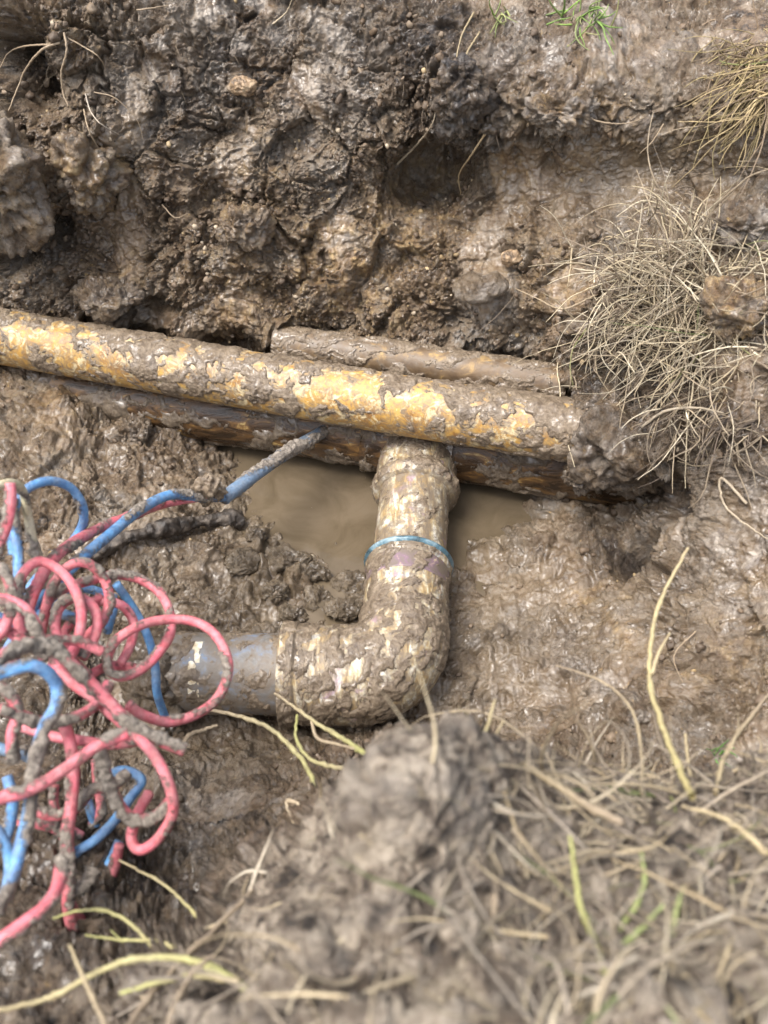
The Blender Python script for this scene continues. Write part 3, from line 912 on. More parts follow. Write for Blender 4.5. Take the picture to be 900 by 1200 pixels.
def clod(px, py, lift, rad, label, mat='soil', name='mud_clod', cat='clod', seed=0, amp=1.0, group=None, zone=(0, .2, .4, .4), big=True, smoothness=0.0):
    c = hp(px, py, lift) if np.isscalar(lift) else lift
    V0, Q0 = (SV, SQ) if big else (SV2, SQ2)
    V = (V0 * np.array(rad)).astype(F32)
    W = V + c.astype(F32) + seed * 3.7
    sc = min(rad)
    w = np.stack([fbm(W, .35 / sc, 3, off=2.), fbm(W, .35 / sc, 3, off=12.), fbm(W, .35 / sc, 3, off=22.)], 1) * sc * .30
    f1, f2 = worley(W + w, .85 / sc, 3.0)
    g1, g2 = worley(W + w * .5, 2.6 / sc, 3.0)
    rr = 1 - smoothness
    d = sc * (0.36 * fbm(W, .6 / sc, 3) + rr * 0.20 * (sst(0, .5, f2 - f1) - .6) + rr * 0.10 * (sst(0, .4, g2 - g1) - .6) + rr * .42 * (turb(W + w, 1.0 / sc, 6, .6) - .5)) * amp
    Nn = V0 / (np.array(rad)) ** 1
    Nn /= np.linalg.norm(Nn, axis=1, keepdims=True)
    V = V + Nn * d[:, None]
    at = {'zone': np.tile(np.array(zone, F32), (len(V), 1))} if mat == 'soil' else None
    o = mesh_obj(name, V + 0, Q0, M[mat], attrs=at)
    o.location = c
    tag(o, label, cat, group)
    return o

clod(8, 215, .012, (.068, .062, .092), 'big cracked clod of earth bulging from the back wall beside a dark hollow', seed=1)
clod(112, 205, .014, (.050, .045, .062), 'tan broken clod with a hole, hanging under pale roots on the wall', seed=2, zone=(0, .1, .8, .5))
clod(716, 520, PD(738, 524, 1.325), (.088, .062, .074), 'rounded root-bound clod where the yellow pipe enters the bank', seed=3, zone=(0, .6, .2, .5), amp=.9)
clod(690, 470, PD(702, 470, 1.345), (.045, .035, .032), 'dark crumbly clod pressed on top of the yellow pipe where it enters the bank', seed=23, zone=(0, .8, .1, .4))
clod(660, 548, PD(684, 552, 1.36), (.032, .028, .026), 'small clod hanging beneath the end of the yellow pipe', seed=24, zone=(.2, .6, .1, .3))
clod(366, 582, .008, (.020, .017, .015), 'small lump of mud sticking out of the puddle', seed=4, zone=(.9, 0, 0, 0))
clod(362, 602, .004, (.017, .013, .011), 'smaller wet mud lump beside the lump in the puddle', seed=14, zone=(.9, 0, 0, 0), big=False)
clod(872, 362, .010, (.045, .040, .040), 'crumbly yellowish clod beside the dry grass tussock', seed=5, zone=(0, .1, 1, .3))
clod(880, 268, .012, (.050, .035, .028), 'grey slab of soil sticking out above the yellowish clod', seed=6, zone=(0, .1, 0, 1))
clod(560, 338, .004, (.040, .025, .020), 'smooth squeezed lump of clay on the wall above the thin pipe', seed=7, zone=(.4, 0, 0, .7), smoothness=.8)
clod(660, 128, .010, (.050, .03, .03), 'ragged lip of soil overhanging the smooth dark cut', seed=8, zone=(0, .3, .6, .8))
clod(540, 118, .015, (.040, .03, .055), 'hanging black root-matted clod over a hollow in the wall', seed=9, zone=(0, 1, 0, .1))
clod(285, 262, .006, (.045, .03, .035), 'brown clod jutting from the middle of the back wall', seed=10, zone=(0, .1, .5, .3))
clod(130, 345, .008, (.055, .04, .028), 'crumbly clod resting just above the yellow pipe', seed=11, zone=(0, .3, .3, .3))
clod(735, 835, .006, (.030, .028, .018), 'flat-topped grey lump of clay on the sloping floor', seed=12, zone=(.2, 0, 0, 1), smoothness=.7)
clod(285, 98, .004, (.019, .014, .013), 'tan stone set in the dark wall', 'stone', 'stone', 'stone', seed=13, big=False, amp=.7)
clod(598, 305, .003, (.016, .013, .012), 'pale brown pebble on the wall above the clay lump', 'stone', 'stone', 'stone', seed=15, big=False, amp=.6)
clod(160, 505, .004, (.034, .026, .020), 'loose brown clod lying on the floor under the yellow pipe', seed=16, zone=(.2, .2, .2, .3))

for k_, (px, py, rad) in enumerate([(392, 642, .020), (338, 652, .026), (410, 680, .024), (300, 622, .017), (372, 700, .028), (318, 690, .022), (424, 634, .015), (352, 628, .014), (285, 655, .020), (402, 716, .021), (366, 668, .020), (428, 700, .018), (340, 718, .022)]):
    clod(px, py, -.002, (rad * rnd.uniform(.9, 1.7), rad * rnd.uniform(.7, 1.2), rad * .55), 'glossy hump of wet mud in the slurry between branch pipe and side pipe', seed=30 + k_, zone=(1, 0, 0, 0), big=False, smoothness=.25, amp=1.5, group='wet humps in the slurry')
clod(200, 790, PD(192, 792, 1.235), (.048, .060, .058), 'heap of mud burying the far end of the blue-grey side pipe', seed=51, zone=(.6, .2, 0, .2), smoothness=.35)
# crumbs of soil scattered over the broken ground: nobody could count them
def crumbs(name, n, smin, smax, weight, mat, cols, label, lumpy=0.35, seed=1):
    r = np.random.default_rng(seed)
    w = np.clip(weight, 0, None)
    vis = (G_sx > -120) & (G_sx < 1020) & (G_sy > -120) & (G_sy < 1320)
    w = w * vis
    idx = r.choice(len(GV), n, p=w / w.sum())
    import bmesh
    bm = bmesh.new()
    bmesh.ops.create_icosphere(bm, subdivisions=2, radius=1.0)
    bv = np.array([v.co[:] for v in bm.verts])
    bf = np.array([[v.index for v in f.verts] for f in bm.faces])
    bm.free()
    nb = len(bv)
    size = smin * (smax / smin) ** (r.random(n) ** 2.2)
    var = []
    for k in range(12):
        a = 1 + lumpy * fbm((bv * 1.1 + k * 5.3).astype(F32), 1.0, 3)
        var.append(bv * a[:, None] * r.uniform(.6, 1.25, 3))
    var = np.array(var)
    # random rotations
    q = r.normal(size=(n, 4))
    q /= np.linalg.norm(q, axis=1, keepdims=True)
    w_, x, y, z = q.T
    Rm = np.stack([1 - 2 * (y * y + z * z), 2 * (x * y - z * w_), 2 * (x * z + y * w_), 2 * (x * y + z * w_), 1 - 2 * (x * x + z * z), 2 * (y * z - x * w_), 2 * (x * z - y * w_), 2 * (y * z + x * w_), 1 - 2 * (x * x + y * y)], 1).reshape(n, 3, 3)
    vv = var[r.integers(0, 12, n)]
    V = np.einsum('nij,nvj->nvi', Rm, vv) * size[:, None, None] + (GV[idx] + GN[idx] * (size * 0.15)[:, None])[:, None, :]
    Fc = (bf[None] + (np.arange(n) * nb)[:, None, None]).reshape(-1, 3)
    cc = np.array(cols)[r.integers(0, len(cols), n)] * r.uniform(.7, 1.25, (n, 1))
    o = mesh_obj(name, V.reshape(-1, 3), Fc, M[mat], attrs={'col': np.repeat(cc, nb, 0)})
    o['kind'] = 'stuff'
    o['label'] = label
    return o
area = GA
wall_w = area * (1 - smooth) * (1 - .85 * wet) * (1 - .6 * flr) * (fbm(GV, 9, 3, off=4.) > -0.1) * (GV[:, 1] > .42)
crumbs('soil_crumbs', 4000, .0016, .0070, wall_w, 'crumb', [(0.11, 0.078, 0.050), (0.10, 0.070, 0.045), (0.16, 0.115, 0.075), (0.20, 0.15, 0.10), (0.13, .088, .052)], 'loose crumbs of brown soil on the banks', .6, seed=21)
crumbs('clay_specks', 420, .0016, .0050, wall_w * (0.15 + clay), 'crumb', [(0.42, 0.32, 0.18), (0.36, 0.26, 0.13), (0.30, 0.24, 0.18), (0.46, 0.38, 0.27)], 'small yellow clay and grit specks in the soil', .25, 22)

# ------------------------------------------------------------------ cables
def cable(name, pts, r, mat, mud, label, group=None, seed=0, amp=0.0026, sides=18, cat='cable', joints=None):
    W = np.array([PD(*p) for p in pts])
    L = np.linalg.norm(np.diff(W, axis=0), axis=1).sum()
    n = max(30, int(L / 0.0022))
    C, S = catmull(W, n)
    V, D, Q, th = tube_grid(C, r, sides)
    g = (V + seed * 1.3).astype(F32)
    m = fbm(g, 22, 5, .62, off=4. + seed) * 0.58 + mud - 0.25
    ph = 5.0 * perlin(np.repeat(np.stack([S * 9, S * 0 + seed * 7.7, S * 0], 1), sides, 0).astype(F32))
    m = m + 0.40 * np.cos(np.tile(th, n) - ph)
    m2 = np.clip(m, 0, 1)
    lum = np.clip(m - .30, 0, 1)
    f1, f2 = worley(g, 150, 3.)
    h = amp * .40 * sst(.30, .8, m2) * (1.0 + 1.8 * fbm(g, 130, 4, .65)) + amp * 1.1 * lum * (0.9 - f1 + fbm(g, 180, 2))
    h = np.maximum(h, -0.0003)
    V = V + D * h[:, None]
    V, q2 = cap_quads(n, sides, V)
    at = np.concatenate([m2, m2[:sides].mean()[None], m2[-sides:].mean()[None]])
    o = mesh_obj(name, V, np.vstack([Q, q2]), M[mat], attrs={'mud': at})
    tag(o, label, cat, group)
    return o
G1 = 'cables of the tangled bundle'
RC = .0052
cable('sheathed_cable', [(400, 490, 1.52), (375, 508, 1.475), (340, 528, 1.425), (305, 552, 1.375), (262, 584, 1.315)], .0098, 'bluedull', .70, 'thick muddy blue cable slanting from under the yellow pipe over the puddle', seed=1, amp=.003, sides=28)
CB = [
 ('blue', [(266, 582, 1.32), (236, 583, 1.29), (200, 580, 1.25), (165, 597, 1.20), (130, 625, 1.14), (95, 655, 1.08), (60, 690, 1.03), (30, 730, .99), (5, 770, .97)], .0068, .36, 'long bright blue cable running from the taped joint into the tangle'),
 ('red', [(264, 579, 1.325), (232, 583, 1.285), (190, 591, 1.262), (140, 610, 1.18), (95, 630, 1.11), (66, 652, 1.05), (44, 685, 1.0), (26, 735, .97), (10, 790, .95)], .0064, .46, 'red cable beside the long blue one, muddy between joint and tangle'),
 ('blue', [(16, 650, 1.0), (14, 610, 1.0), (26, 578, 1.02), (55, 564, 1.05), (82, 571, 1.08), (97, 593, 1.10), (96, 616, 1.12), (80, 640, 1.13), (62, 655, 1.12), (34, 690, 1.08), (20, 720, 1.06)], RC, .34, 'blue cable arched in a clean loop above the red coils'),
 ('creamcable', [(-12, 572, .95), (12, 566, .97), (26, 574, 1.0), (32, 600, 1.02), (38, 630, 1.03), (46, 658, 1.03), (52, 690, 1.02)], .0046, .52, 'cream speckled cord hanging beside the blue loop'),
 ('red', [(12, 566, .93), (13, 590, .93), (6, 622, .93), (-10, 655, .93)], RC, .42, 'short red cable end standing left of the cream cord'),
 ('blue', [(17, 585, .99), (16, 615, .985), (21, 655, .98), (20, 700, .97), (14, 735, .95)], RC, .66, 'mud-covered blue cable hanging behind the red coils'),
 ('red', [(30, 762, .93), (20, 722, .93), (20, 688, .94), (34, 664, .96), (52, 659, .97), (76, 674, .97), (92, 702, .96), (95, 732, .95), (86, 762, .94), (70, 790, .93)], RC, .40, 'tall pink-red hoop at the crown of the tangle'),
 ('red', [(48, 742, .985), (60, 690, .985), (80, 664, .985), (101, 660, .99), (120, 676, 1.0), (128, 702, 1.0), (120, 728, .99), (104, 744, .98), (92, 765, .96)], RC, .38, 'red hoop overlapping the tall one, nearer the elbow'),
 ('red', [(46, 770, 1.0), (46, 735, 1.0), (56, 705, 1.0), (76, 690, 1.01), (105, 681, 1.03), (132, 674, 1.05), (160, 678, 1.06), (184, 692, 1.06), (198, 714, 1.05), (200, 742, 1.03), (186, 765, 1.0), (165, 785, .98), (140, 793, .97), (126, 780, .97), (132, 756, .975), (154, 738, .98), (186, 727, 1.0), (226, 728, 1.01), (254, 746, 1.0), (268, 780, .99), (257, 815, .98), (232, 836, .97), (198, 846, .95), (168, 838, .93), (150, 826, .92)], RC, .50, 'long red cable wound into the wide loop over the blue-grey side pipe'),
 ('red', [(108, 706, 1.03), (128, 705, 1.03), (146, 712, 1.03), (157, 732, 1.03), (152, 758, 1.01), (140, 780, .985)], RC, .18, 'short clean bright red bend inside the wide loop'),
 ('red', [(-20, 785, .80), (10, 764, .82), (36, 756, .84), (64, 762, .855), (92, 786, .86), (122, 816, .87), (155, 850, .875), (188, 868, .88), (216, 880, .885)], RC + .0004, .68, 'thick muddy pink cable sweeping over the front of the tangle'),
 ('red', [(62, 776, .93), (84, 800, .915), (112, 820, .90), (138, 843, .885), (160, 862, .875), (184, 890, .865), (200, 926, .86), (202, 955, .865), (184, 984, .875), (164, 996, .88), (154, 982, .885), (162, 952, .90), (175, 930, .92)], RC, .22, 'glossy red cable dropping from the crossing into a hooked end'),
 ('red', [(165, 868, .905), (130, 872, .90), (95, 868, .92), (58, 862, .93), (20, 850, .94)], RC, .36, 'red cable lying level behind the crossing cables'),
 ('red', [(150, 860, .83), (118, 872, .82), (86, 894, .805), (52, 917, .79), (20, 931, .78), (-20, 940, .77)], RC, .52, 'muddy pink cable running level out past the near blue cable'),
 ('red', [(74, 846, .90), (82, 870, .90), (86, 900, .895), (84, 940, .89), (79, 980, .88), (80, 1020, .87), (80, 1060, .87), (88, 1095, .885), (104, 1125, .92), (120, 1160, .95)], RC + .0008, .46, 'upright red cable with a mud knot halfway down'),
 ('red', [(116, 868, .86), (124, 905, .87), (138, 940, .872), (158, 960, .875), (184, 955, .875), (202, 935, .87)], RC, .86, 'mud-grey cable bent under the glossy red hook'),
 ('red', [(-20, 1118, .72), (5, 1098, .725), (30, 1080, .735), (52, 1063, .75), (66, 1042, .77), (72, 1010, .80)], RC, .52, 'blurred pink cable at the foot of the tangle near the long grass stalks'),
 ('red', [(82, 1060, .89), (98, 1084, .905), (112, 1106, .925), (124, 1128, .95), (130, 1160, .99)], RC, .26, 'clean red tail below the upright cable'),
 ('red', [(40, 1112, .90), (62, 1126, .92), (84, 1136, .935), (104, 1150, .95)], RC, .42, 'short red tail lying in the black soil'),
 ('red', [(-12, 700, .88), (12, 704, .88), (32, 716, .88), (46, 742, .88), (52, 772, .885)], RC, .66, 'muddy red cable curving down at the back of the level pink one'),
 ('red', [(-14, 722, .90), (8, 738, .90), (30, 752, .90), (60, 750, .91), (92, 752, .92), (120, 764, .93)], RC, .38, 'red cable passing straight through the feet of the hoops'),
 ('red', [(62, 780, .99), (70, 752, .99), (82, 732, 1.0), (96, 714, 1.01), (118, 700, 1.03)], RC, .30, 'short red cable slanting up inside the hoops'),
 ('red', [(96, 800, .96), (118, 784, .98), (142, 780, .99), (166, 786, 1.0)], RC, .28, 'short red cable at the bottom of the small inner loop'),
 ('red', [(14, 890, .86), (14, 860, .85), (20, 836, .85), (10, 812, .85), (-14, 800, .85)], RC, .62, 'red cable end caked in mud below the level blue stub'),
 ('red', [(22, 962, .93), (48, 966, .93), (72, 976, .935), (78, 1000, .94), (60, 1020, .94)], RC, .45, 'red cable crossing low behind the near blue cable'),
 ('red', [(64, 920, .95), (64, 945, .95), (78, 968, .955), (96, 980, .96)], RC - .0006, .35, 'thin red loop behind the upright cable'),
 ('red', [(112, 890, .97), (114, 920, .97), (118, 948, .975), (108, 966, .98)], RC - .0006, .55, 'thin red cable hanging in the black gap'),
 ('red', [(140, 990, .95), (134, 1018, .955), (124, 1038, .96), (104, 1052, .965)], RC, .46, 'red cable end beside the slanting blue stub'),
 ('blue', [(-20, 795, .80), (10, 786, .80), (34, 780, .805), (54, 787, .815), (66, 803, .825), (66, 826, .825), (52, 852, .82), (43, 882, .81), (38, 916, .80), (34, 952, .79), (24, 992, .78), (12, 1034, .77), (-6, 1070, .755)], RC + .0004, .54, 'near blue cable curling over and down the front of the tangle'),
 ('blue', [(-20, 958, .83), (0, 978, .83), (11, 1006, .83), (8, 1040, .82), (-10, 1072, .81)], RC, .28, 'bright blue cable end at the outer foot of the tangle'),
 ('blue', [(136, 684, 1.10), (158, 716, 1.12), (174, 748, 1.12), (182, 782, 1.125), (184, 812, 1.13), (194, 842, 1.16)], RC, .36, 'blue cable running down behind the wide red loop'),
 ('blue', [(50, 724, 1.06), (58, 706, 1.06), (78, 692, 1.08), (104, 690, 1.09), (136, 702, 1.10)], RC, .22, 'blue cable glimpsed through the red hoops'),
 ('blue', [(126, 740, 1.09), (130, 724, 1.08), (136, 704, 1.085)], RC, .34, 'short blue end between hoops and wide loop'),
 ('blue', [(66, 1016, .945), (90, 998, .95), (112, 984, .955), (134, 962, .965), (152, 936, .975), (166, 914, .985), (146, 903, .985), (128, 908, .98)], RC, .48, 'blue cable hooked through the black gap behind the upright red one'),
 ('blue', [(80, 1066, .955), (96, 1054, .955), (116, 1032, .96), (132, 1004, .965), (140, 985, .97)], RC, .40, 'slanting blue stub over the black soil'),
 ('blue', [(98, 930, .975), (106, 948, .975), (112, 968, .98)], RC, .55, 'muddy blue end inside the black gap'),
 ('blue', [(8, 910, .89), (15, 935, .885), (13, 962, .885), (6, 985, .88)], RC, .46, 'blue cable piece behind the near blue cable'),
 ('bluedull', [(-14, 872, .95), (8, 880, .95), (28, 884, .96), (46, 896, .97)], RC + .0008, .60, 'dull dark blue cable lying on the soil under the tangle'),
 ('red', [(104, 792, .95), (84, 772, .955), (66, 742, .965), (70, 712, .975), (92, 700, .98), (112, 716, .975), (112, 744, .965), (96, 772, .95)], RC, .50, 'small muddy red ring filling the hoops from inside'),
 ('red', [(-14, 660, .90), (6, 672, .90), (14, 700, .895), (6, 734, .89), (-12, 756, .88)], RC, .44, 'red bend beside the hanging mud-covered blue cable'),
 ('red', [(0, 830, .84), (24, 838, .85), (50, 846, .86), (84, 842, .87), (112, 826, .885), (128, 800, .90)], RC, .60, 'muddy red cable bowed under the sweeping pink one'),
 ('blue', [(-14, 715, .96), (10, 728, .97), (38, 722, .985), (62, 716, .995), (92, 726, 1.0)], RC, .40, 'blue cable threaded through the feet of the hoops'),
 ('red', [(150, 905, .93), (132, 922, .92), (108, 926, .915), (88, 948, .91), (60, 956, .905), (30, 944, .90)], RC, .70, 'mud-grey cable strung across the black gap'),
 ('red', [(48, 1060, .86), (70, 1046, .87), (96, 1040, .88), (112, 1018, .89)], RC, .62, 'short muddy red piece behind the foot of the upright cable'),
]
for i, (mt, pts, r, mud, lab) in enumerate(CB):
    cable({'red': 'red_cable', 'blue': 'blue_cable', 'bluedull': 'blue_cable', 'creamcable': 'cream_cord'}[mt], pts, r, mt, mud, lab, G1, seed=i + 2)

# torn tape flap at the cable joint
pts = np.array([(218, 586, 1.288), (226, 566, 1.30), (236, 556, 1.315), (244, 562, 1.31), (254, 574, 1.30), (262, 588, 1.292), (240, 592, 1.275)])
cen = PD(242, 576, 1.292)
tv_, tq_ = SV2.copy(), SQ2
base = tv_ * np.array([.024, .009, .026])
base[:, 2] += np.where(base[:, 2] > 0, 1, 0) * .010 * np.exp(-(base[:, 0] / .010) ** 2)
w = fbm((base * 1).astype(F32), 60, 4, .6)
base = base + tv_ * (w * .008)[:, None]
rot = np.array([[.95, 0, .3], [0, 1, 0], [-.3, 0, .95]])
tape = mesh_obj('torn_tape', base @ rot.T + cen, tq_, M['mudpale'])
tag(tape, 'torn mud-caked tape wrap where the red and blue cables leave the thick cable', 'tape')
# dark half-buried stick under the cables
st, ss_ = catmull([hp(100, 650, .006), hp(150, 632, .012), hp(200, 622, .012), hp(245, 612, .010), hp(285, 606, .002)], 120)
V, D, Q, th = tube_grid(st, .011 + .003 * np.sin(ss_ * 60), 28)
V = V + D * (0.0045 * fbm(V.astype(F32), 60, 4, .6))[:, None]
V, q2 = cap_quads(120, 28, V)
tag(mesh_obj('buried_stick', V, np.vstack([Q, q2]), M['blackcable']), 'dark half-buried stick on the mud beneath the long blue cable', 'stick')

# ------------------------------------------------------------------ stems, blades and roots
STRAW = [(0.50, 0.41, 0.26), (0.44, 0.36, 0.24), (0.56, 0.48, 0.34), (0.36, 0.29, 0.19), (0.48, 0.42, 0.32), (0.32, 0.27, 0.20)]
DULL = [(0.27, 0.22, 0.16), (0.36, 0.30, 0.22), (0.30, 0.255, 0.20), (0.17, 0.135, 0.10), (0.36, 0.30, 0.20), (0.31, 0.26, 0.20), (0.38, 0.30, 0.18)]
GREEN = [(0.23, 0.25, 0.09), (0.30, 0.30, 0.13), (0.18, 0.21, 0.08)]

def strand_mesh(curves, radii, cols, sides=4, flat=None):
    Vs, Qs, Cs = [], [], []
    o = 0
    for C, r, c in zip(curves, radii, cols):
        n = len(C)
        rr_ = np.asarray(r)
        if flat:
            rr_ = rr_[:, None] * np.where(np.arange(sides) % 2 == 0, flat, 1.15)[None]
        V, D, Q, th = tube_grid(C, rr_, sides)
        Vs.append(V)
        Qs.append(Q + o)
        c = np.asarray(c, float)
        if c.ndim == 1:
            c = np.repeat(c[None], n, 0)
        Cs.append(np.repeat(c, sides, 0))
        o += len(V)
    return np.vstack(Vs), np.vstack(Qs), np.vstack(Cs)

def wiggle(p0, dirv, L, n, curl=.5, droop=0.0, kink=.15):
    """a stem grown step by step from p0"""
    d = np.array(dirv, float)
    d /= np.linalg.norm(d)
    ax = rng.normal(size=3) * curl
    P_ = [np.array(p0, float)]
    st = L / (n - 1)
    for k in range(n - 1):
        d = d + (np.cross(ax, d) * (st / L) + np.array([0, 0, -droop]) * (st / L) + rng.normal(size=3) * kink * (st / L) ** .5)
        d /= np.linalg.norm(d)
        P_.append(P_[-1] + d * st)
    return np.array(P_)

def taper(n, r, tip=.25):
    return r * (1 - (1 - tip) * np.linspace(0, 1, n) ** 1.6)

# matted dead grass over the near sod: ground cover, nobody could count it
def mat_grass(name, n, wfun, Lr, rr, cols, gfrac, label, seed, up=.35, lay=(0, 0, 0), segs=9, kind='stuff'):
    r = np.random.default_rng(seed)
    w = wfun * GA
    idx = r.choice(len(GV), n, p=w / w.sum())
    cu, ra, co = [], [], []
    q3 = GV[idx] * 9.0
    flow = np.stack([perlin(q3 + 3), perlin(q3 + 33), perlin(q3 + 63)], 1) * 2.2
    for j, i in enumerate(idx):
        t = flow[j] + r.normal(size=3) * .55
        t -= N[i] * t.dot(N[i])
        t /= np.linalg.norm(t) + 1e-9
        dv_ = t + N[i] * abs(r.normal()) * up + np.array(lay)
        L = r.uniform(*Lr) * (0.5 + r.random())
        c = wiggle(GV[i] - N[i] * .002, dv_, L, segs, curl=.9, droop=.9, kink=.20)
        cu.append(c)
        ra.append(taper(segs, rr[0] + (rr[1] - rr[0]) * r.random() ** 1.8, .12))
        pal = GREEN if r.random() < gfrac else cols
        co.append(np.array(pal[r.integers(len(pal))]) * r.uniform(.75, 1.2))
    V, Q, Cc = strand_mesh(cu, ra, co, 4, .28)
    o = mesh_obj(name, V, Q, M['strand'], attrs={'col': Cc})
    o['label'] = label
    if kind:
        o['kind'] = kind
    return o
sodw = ((GV[:, 1] < .42) & (GV[:, 2] > .20) & (G_sx > -40)).astype(F32)
right_sod = sodw * sst(430, 640, G_sx) * sst(840, 940, G_sy)
left_sod = sodw * sst(640, 430, G_sx) * sst(880, 1000, G_sy)
bare_top = 1 - .50 * np.exp(-((G_sx - 460) / 120) ** 2 - ((G_sy - 950) / 100) ** 2)
mat_grass('dead_grass', 8500, right_sod * bare_top + .16 * left_sod * bare_top, (.03, .10), (.0005, .0020), DULL, .035, 'matted dead grass and stems over the near bank', 31, .24)
mat_grass('dead_grass', 3200, right_sod * bare_top + .13 * left_sod * bare_top, (.04, .12), (.0006, .0022), STRAW, .04, 'paler straw lying on top of the matted dead grass', 32, .45)
# fine roots and fibres in the walls
wr = ((GV[:, 1] > .45) & (G_sx > -50) & (G_sx < 950) & (G_sy > -60) & (G_sy < 1100)) * (0.10 + 1.2 * org_shade) * (1 - wet) * (1 - smooth)
mat_grass('fine_roots', 620, wr, (.015, .05), (.00022, .00055), [(0.09, 0.065, 0.045), (0.16, 0.12, 0.08), (0.24, 0.19, 0.13), (0.05, 0.04, 0.03)], 0, 'hair-fine roots and fibres hanging out of the soil', 33, .8, (0, -.1, -.3), 9)

# dry tussock on the right bank
def tussock(name, label, cat, n, region, dirs, Lr, rr, cols, gfrac, seed, nlong=0, group=None, droop=.25, spread=.38, kink=.22, curl=.55):
    r = np.random.default_rng(seed)
    c0 = hp((region[0] + region[1]) / 2, (region[2] + region[3]) / 2)
    root = empty(name, c0)
    tag(root, label, cat, group)
    cu, ra, co = [], [], []
    for k in range(n):
        px = r.normal((region[0] + region[1]) / 2, (region[1] - region[0]) / 4)
        py = r.normal((region[2] + region[3]) / 2, (region[3] - region[2]) / 4)
        i = hit(px, py, 7)
        f = r.random()
        dv_ = np.array(dirs[0]) * (1 - f) + np.array(dirs[1]) * f + r.normal(size=3) * spread
        L = r.uniform(*Lr) * (.55 + .9 * r.random() ** 2)
        c = wiggle(GV[i] - N[i] * .003, dv_, L, 13, curl=curl, droop=droop, kink=kink)
        cu.append(c - c0)
        ra.append(taper(13, r.uniform(*rr), .35))
        pal = GREEN if r.random() < gfrac else cols
        co.append(np.array(pal[r.integers(len(pal))]) * r.uniform(.75, 1.25))
    # the bulk is one tangled mass, the longest stems are parts of their own
    order = np.argsort([-np.linalg.norm(c[-1] - c[0]) for c in cu])
    lo = list(order[:nlong])
    rest = [k for k in range(n) if k not in set(lo)]
    V, Q, Cc = strand_mesh([cu[k] for k in rest], [ra[k] for k in rest], [co[k] for k in rest], 4)
    b = mesh_obj('blades', V, Q, M['strand'], root, {'col': Cc})
    b['kind'] = 'stuff'
    for k in lo:
        V, Q, Cc = strand_mesh([cu[k]], [ra[k] * 1.25], [co[k] * 1.1], 6)
        mesh_obj('stem', V, Q, M['strand'], root, {'col': Cc})
    return root
PALE = [(0.54, 0.46, 0.31), (0.46, 0.38, 0.25), (0.60, 0.53, 0.39), (0.36, 0.29, 0.20), (0.24, 0.19, 0.135)]
tussock('dry_grass_tussock', 'bleached tussock of tangled dry grass on the right bank above the root-bound clod', 'grass', 1050, (695, 890, 245, 460), ((-.75, -.5, .25), (.1, -.5, .6)), (.05, .15), (.0004, .0015), PALE, .01, 41, 18, None, .55, .70, .26)
tussock('dry_grass_tussock', 'olive and tan grass tussock on the rim above the smooth dark cut', 'grass', 260, (845, 935, 15, 140), ((-.9, -.4, .0), (-.3, -.6, -.55)), (.05, .13), (.0006, .0014), [(0.36, 0.28, 0.13), (0.44, 0.34, 0.18), (0.30, 0.24, 0.11), (0.22, 0.16, 0.10)], .02, 42, 8, droop=.6, spread=.5, kink=.3)
tussock('root_mat', 'sparse dull roots trailing over the grey bank below the bleached tussock', 'roots', 230, (745, 905, 420, 545), ((-.8, -.4, -.2), (.5, -.5, -.4)), (.03, .08), (.0005, .0012), [(0.24, 0.19, 0.13), (0.38, 0.31, 0.21), (0.15, 0.115, 0.085)], 0, 43, 6)
tussock('grass_sprig', 'fresh green sprig of grass on the pale rim of the wall', 'grass', 42, (640, 715, 0, 32), ((.8, -.4, .2), (-.5, -.6, .2)), (.03, .07), (.0009, .0016), [(0.20, 0.33, 0.06), (0.26, 0.36, 0.10), (0.15, 0.25, 0.05)], .3, 44, 5)
tussock('grass_sprig', 'small green grass sprig over the hanging black clod', 'grass', 14, (574, 594, 6, 28), ((.3, -.5, .5), (-.4, -.6, -.2)), (.02, .045), (.0009, .0014), [(0.20, 0.33, 0.06), (0.24, 0.30, 0.10)], .3, 45, 3)
tussock('grass_sprig', 'dark green grass blades beside the right edge of the matted dead grass', 'grass', 8, (828, 845, 868, 885), ((-.5, -.2, .7), (.5, -.3, .8)), (.03, .05), (.0008, .0012), [(0.08, 0.20, 0.04), (0.13, 0.27, 0.06)], .3, 46, 4)

# single stalks and roots that can be followed by eye
def stalk(name, pts, r, col, label, cat, group=None, tipcol=None, tip=.35, branches=(), mat='strand', knots=True):
    root = None
    C, S = catmull(np.array([PD(*p) for p in pts]), max(24, 8 * len(pts)))
    C = C + rng.normal(size=C.shape) * r * .14
    rad = taper(len(C), r, tip)
    if knots:
        rad = rad * (1 + .35 * np.exp(-((np.linspace(0, 3.3, len(C)) % 1.0) - .5) ** 2 / .004))
    c = np.array(col)[None] + (np.array(tipcol if tipcol else col) - np.array(col))[None] * np.linspace(0, 1, len(C))[:, None]
    V, Q, Cc = strand_mesh([C], [rad], [c], 8)
    if not branches:
        return tag(mesh_obj(name, V, Q, M[mat], attrs={'col': Cc}), label, cat, group)
    root = empty(name, C[0])
    tag(root, label, cat, group)
    o = mesh_obj('stem', V - C[0], Q, M[mat], root, {'col': Cc})
    for bp_ in branches:
        B_, _ = catmull(np.array([PD(*p) for p in bp_]), 6 * len(bp_))
        V, Q, Cc = strand_mesh([B_ - C[0]], [taper(len(B_), r * .7, tip)], [np.array(tipcol if tipcol else col)], 6)
        mesh_obj('side_shoot', V, Q, M[mat], root, {'col': Cc})
    return root
YG, ST, DS, PR = (0.36, 0.36, 0.13), (0.44, 0.36, 0.21), (0.28, 0.22, 0.15), (0.42, 0.34, 0.23)
GS = 'long grass stalks rising from the near bank'
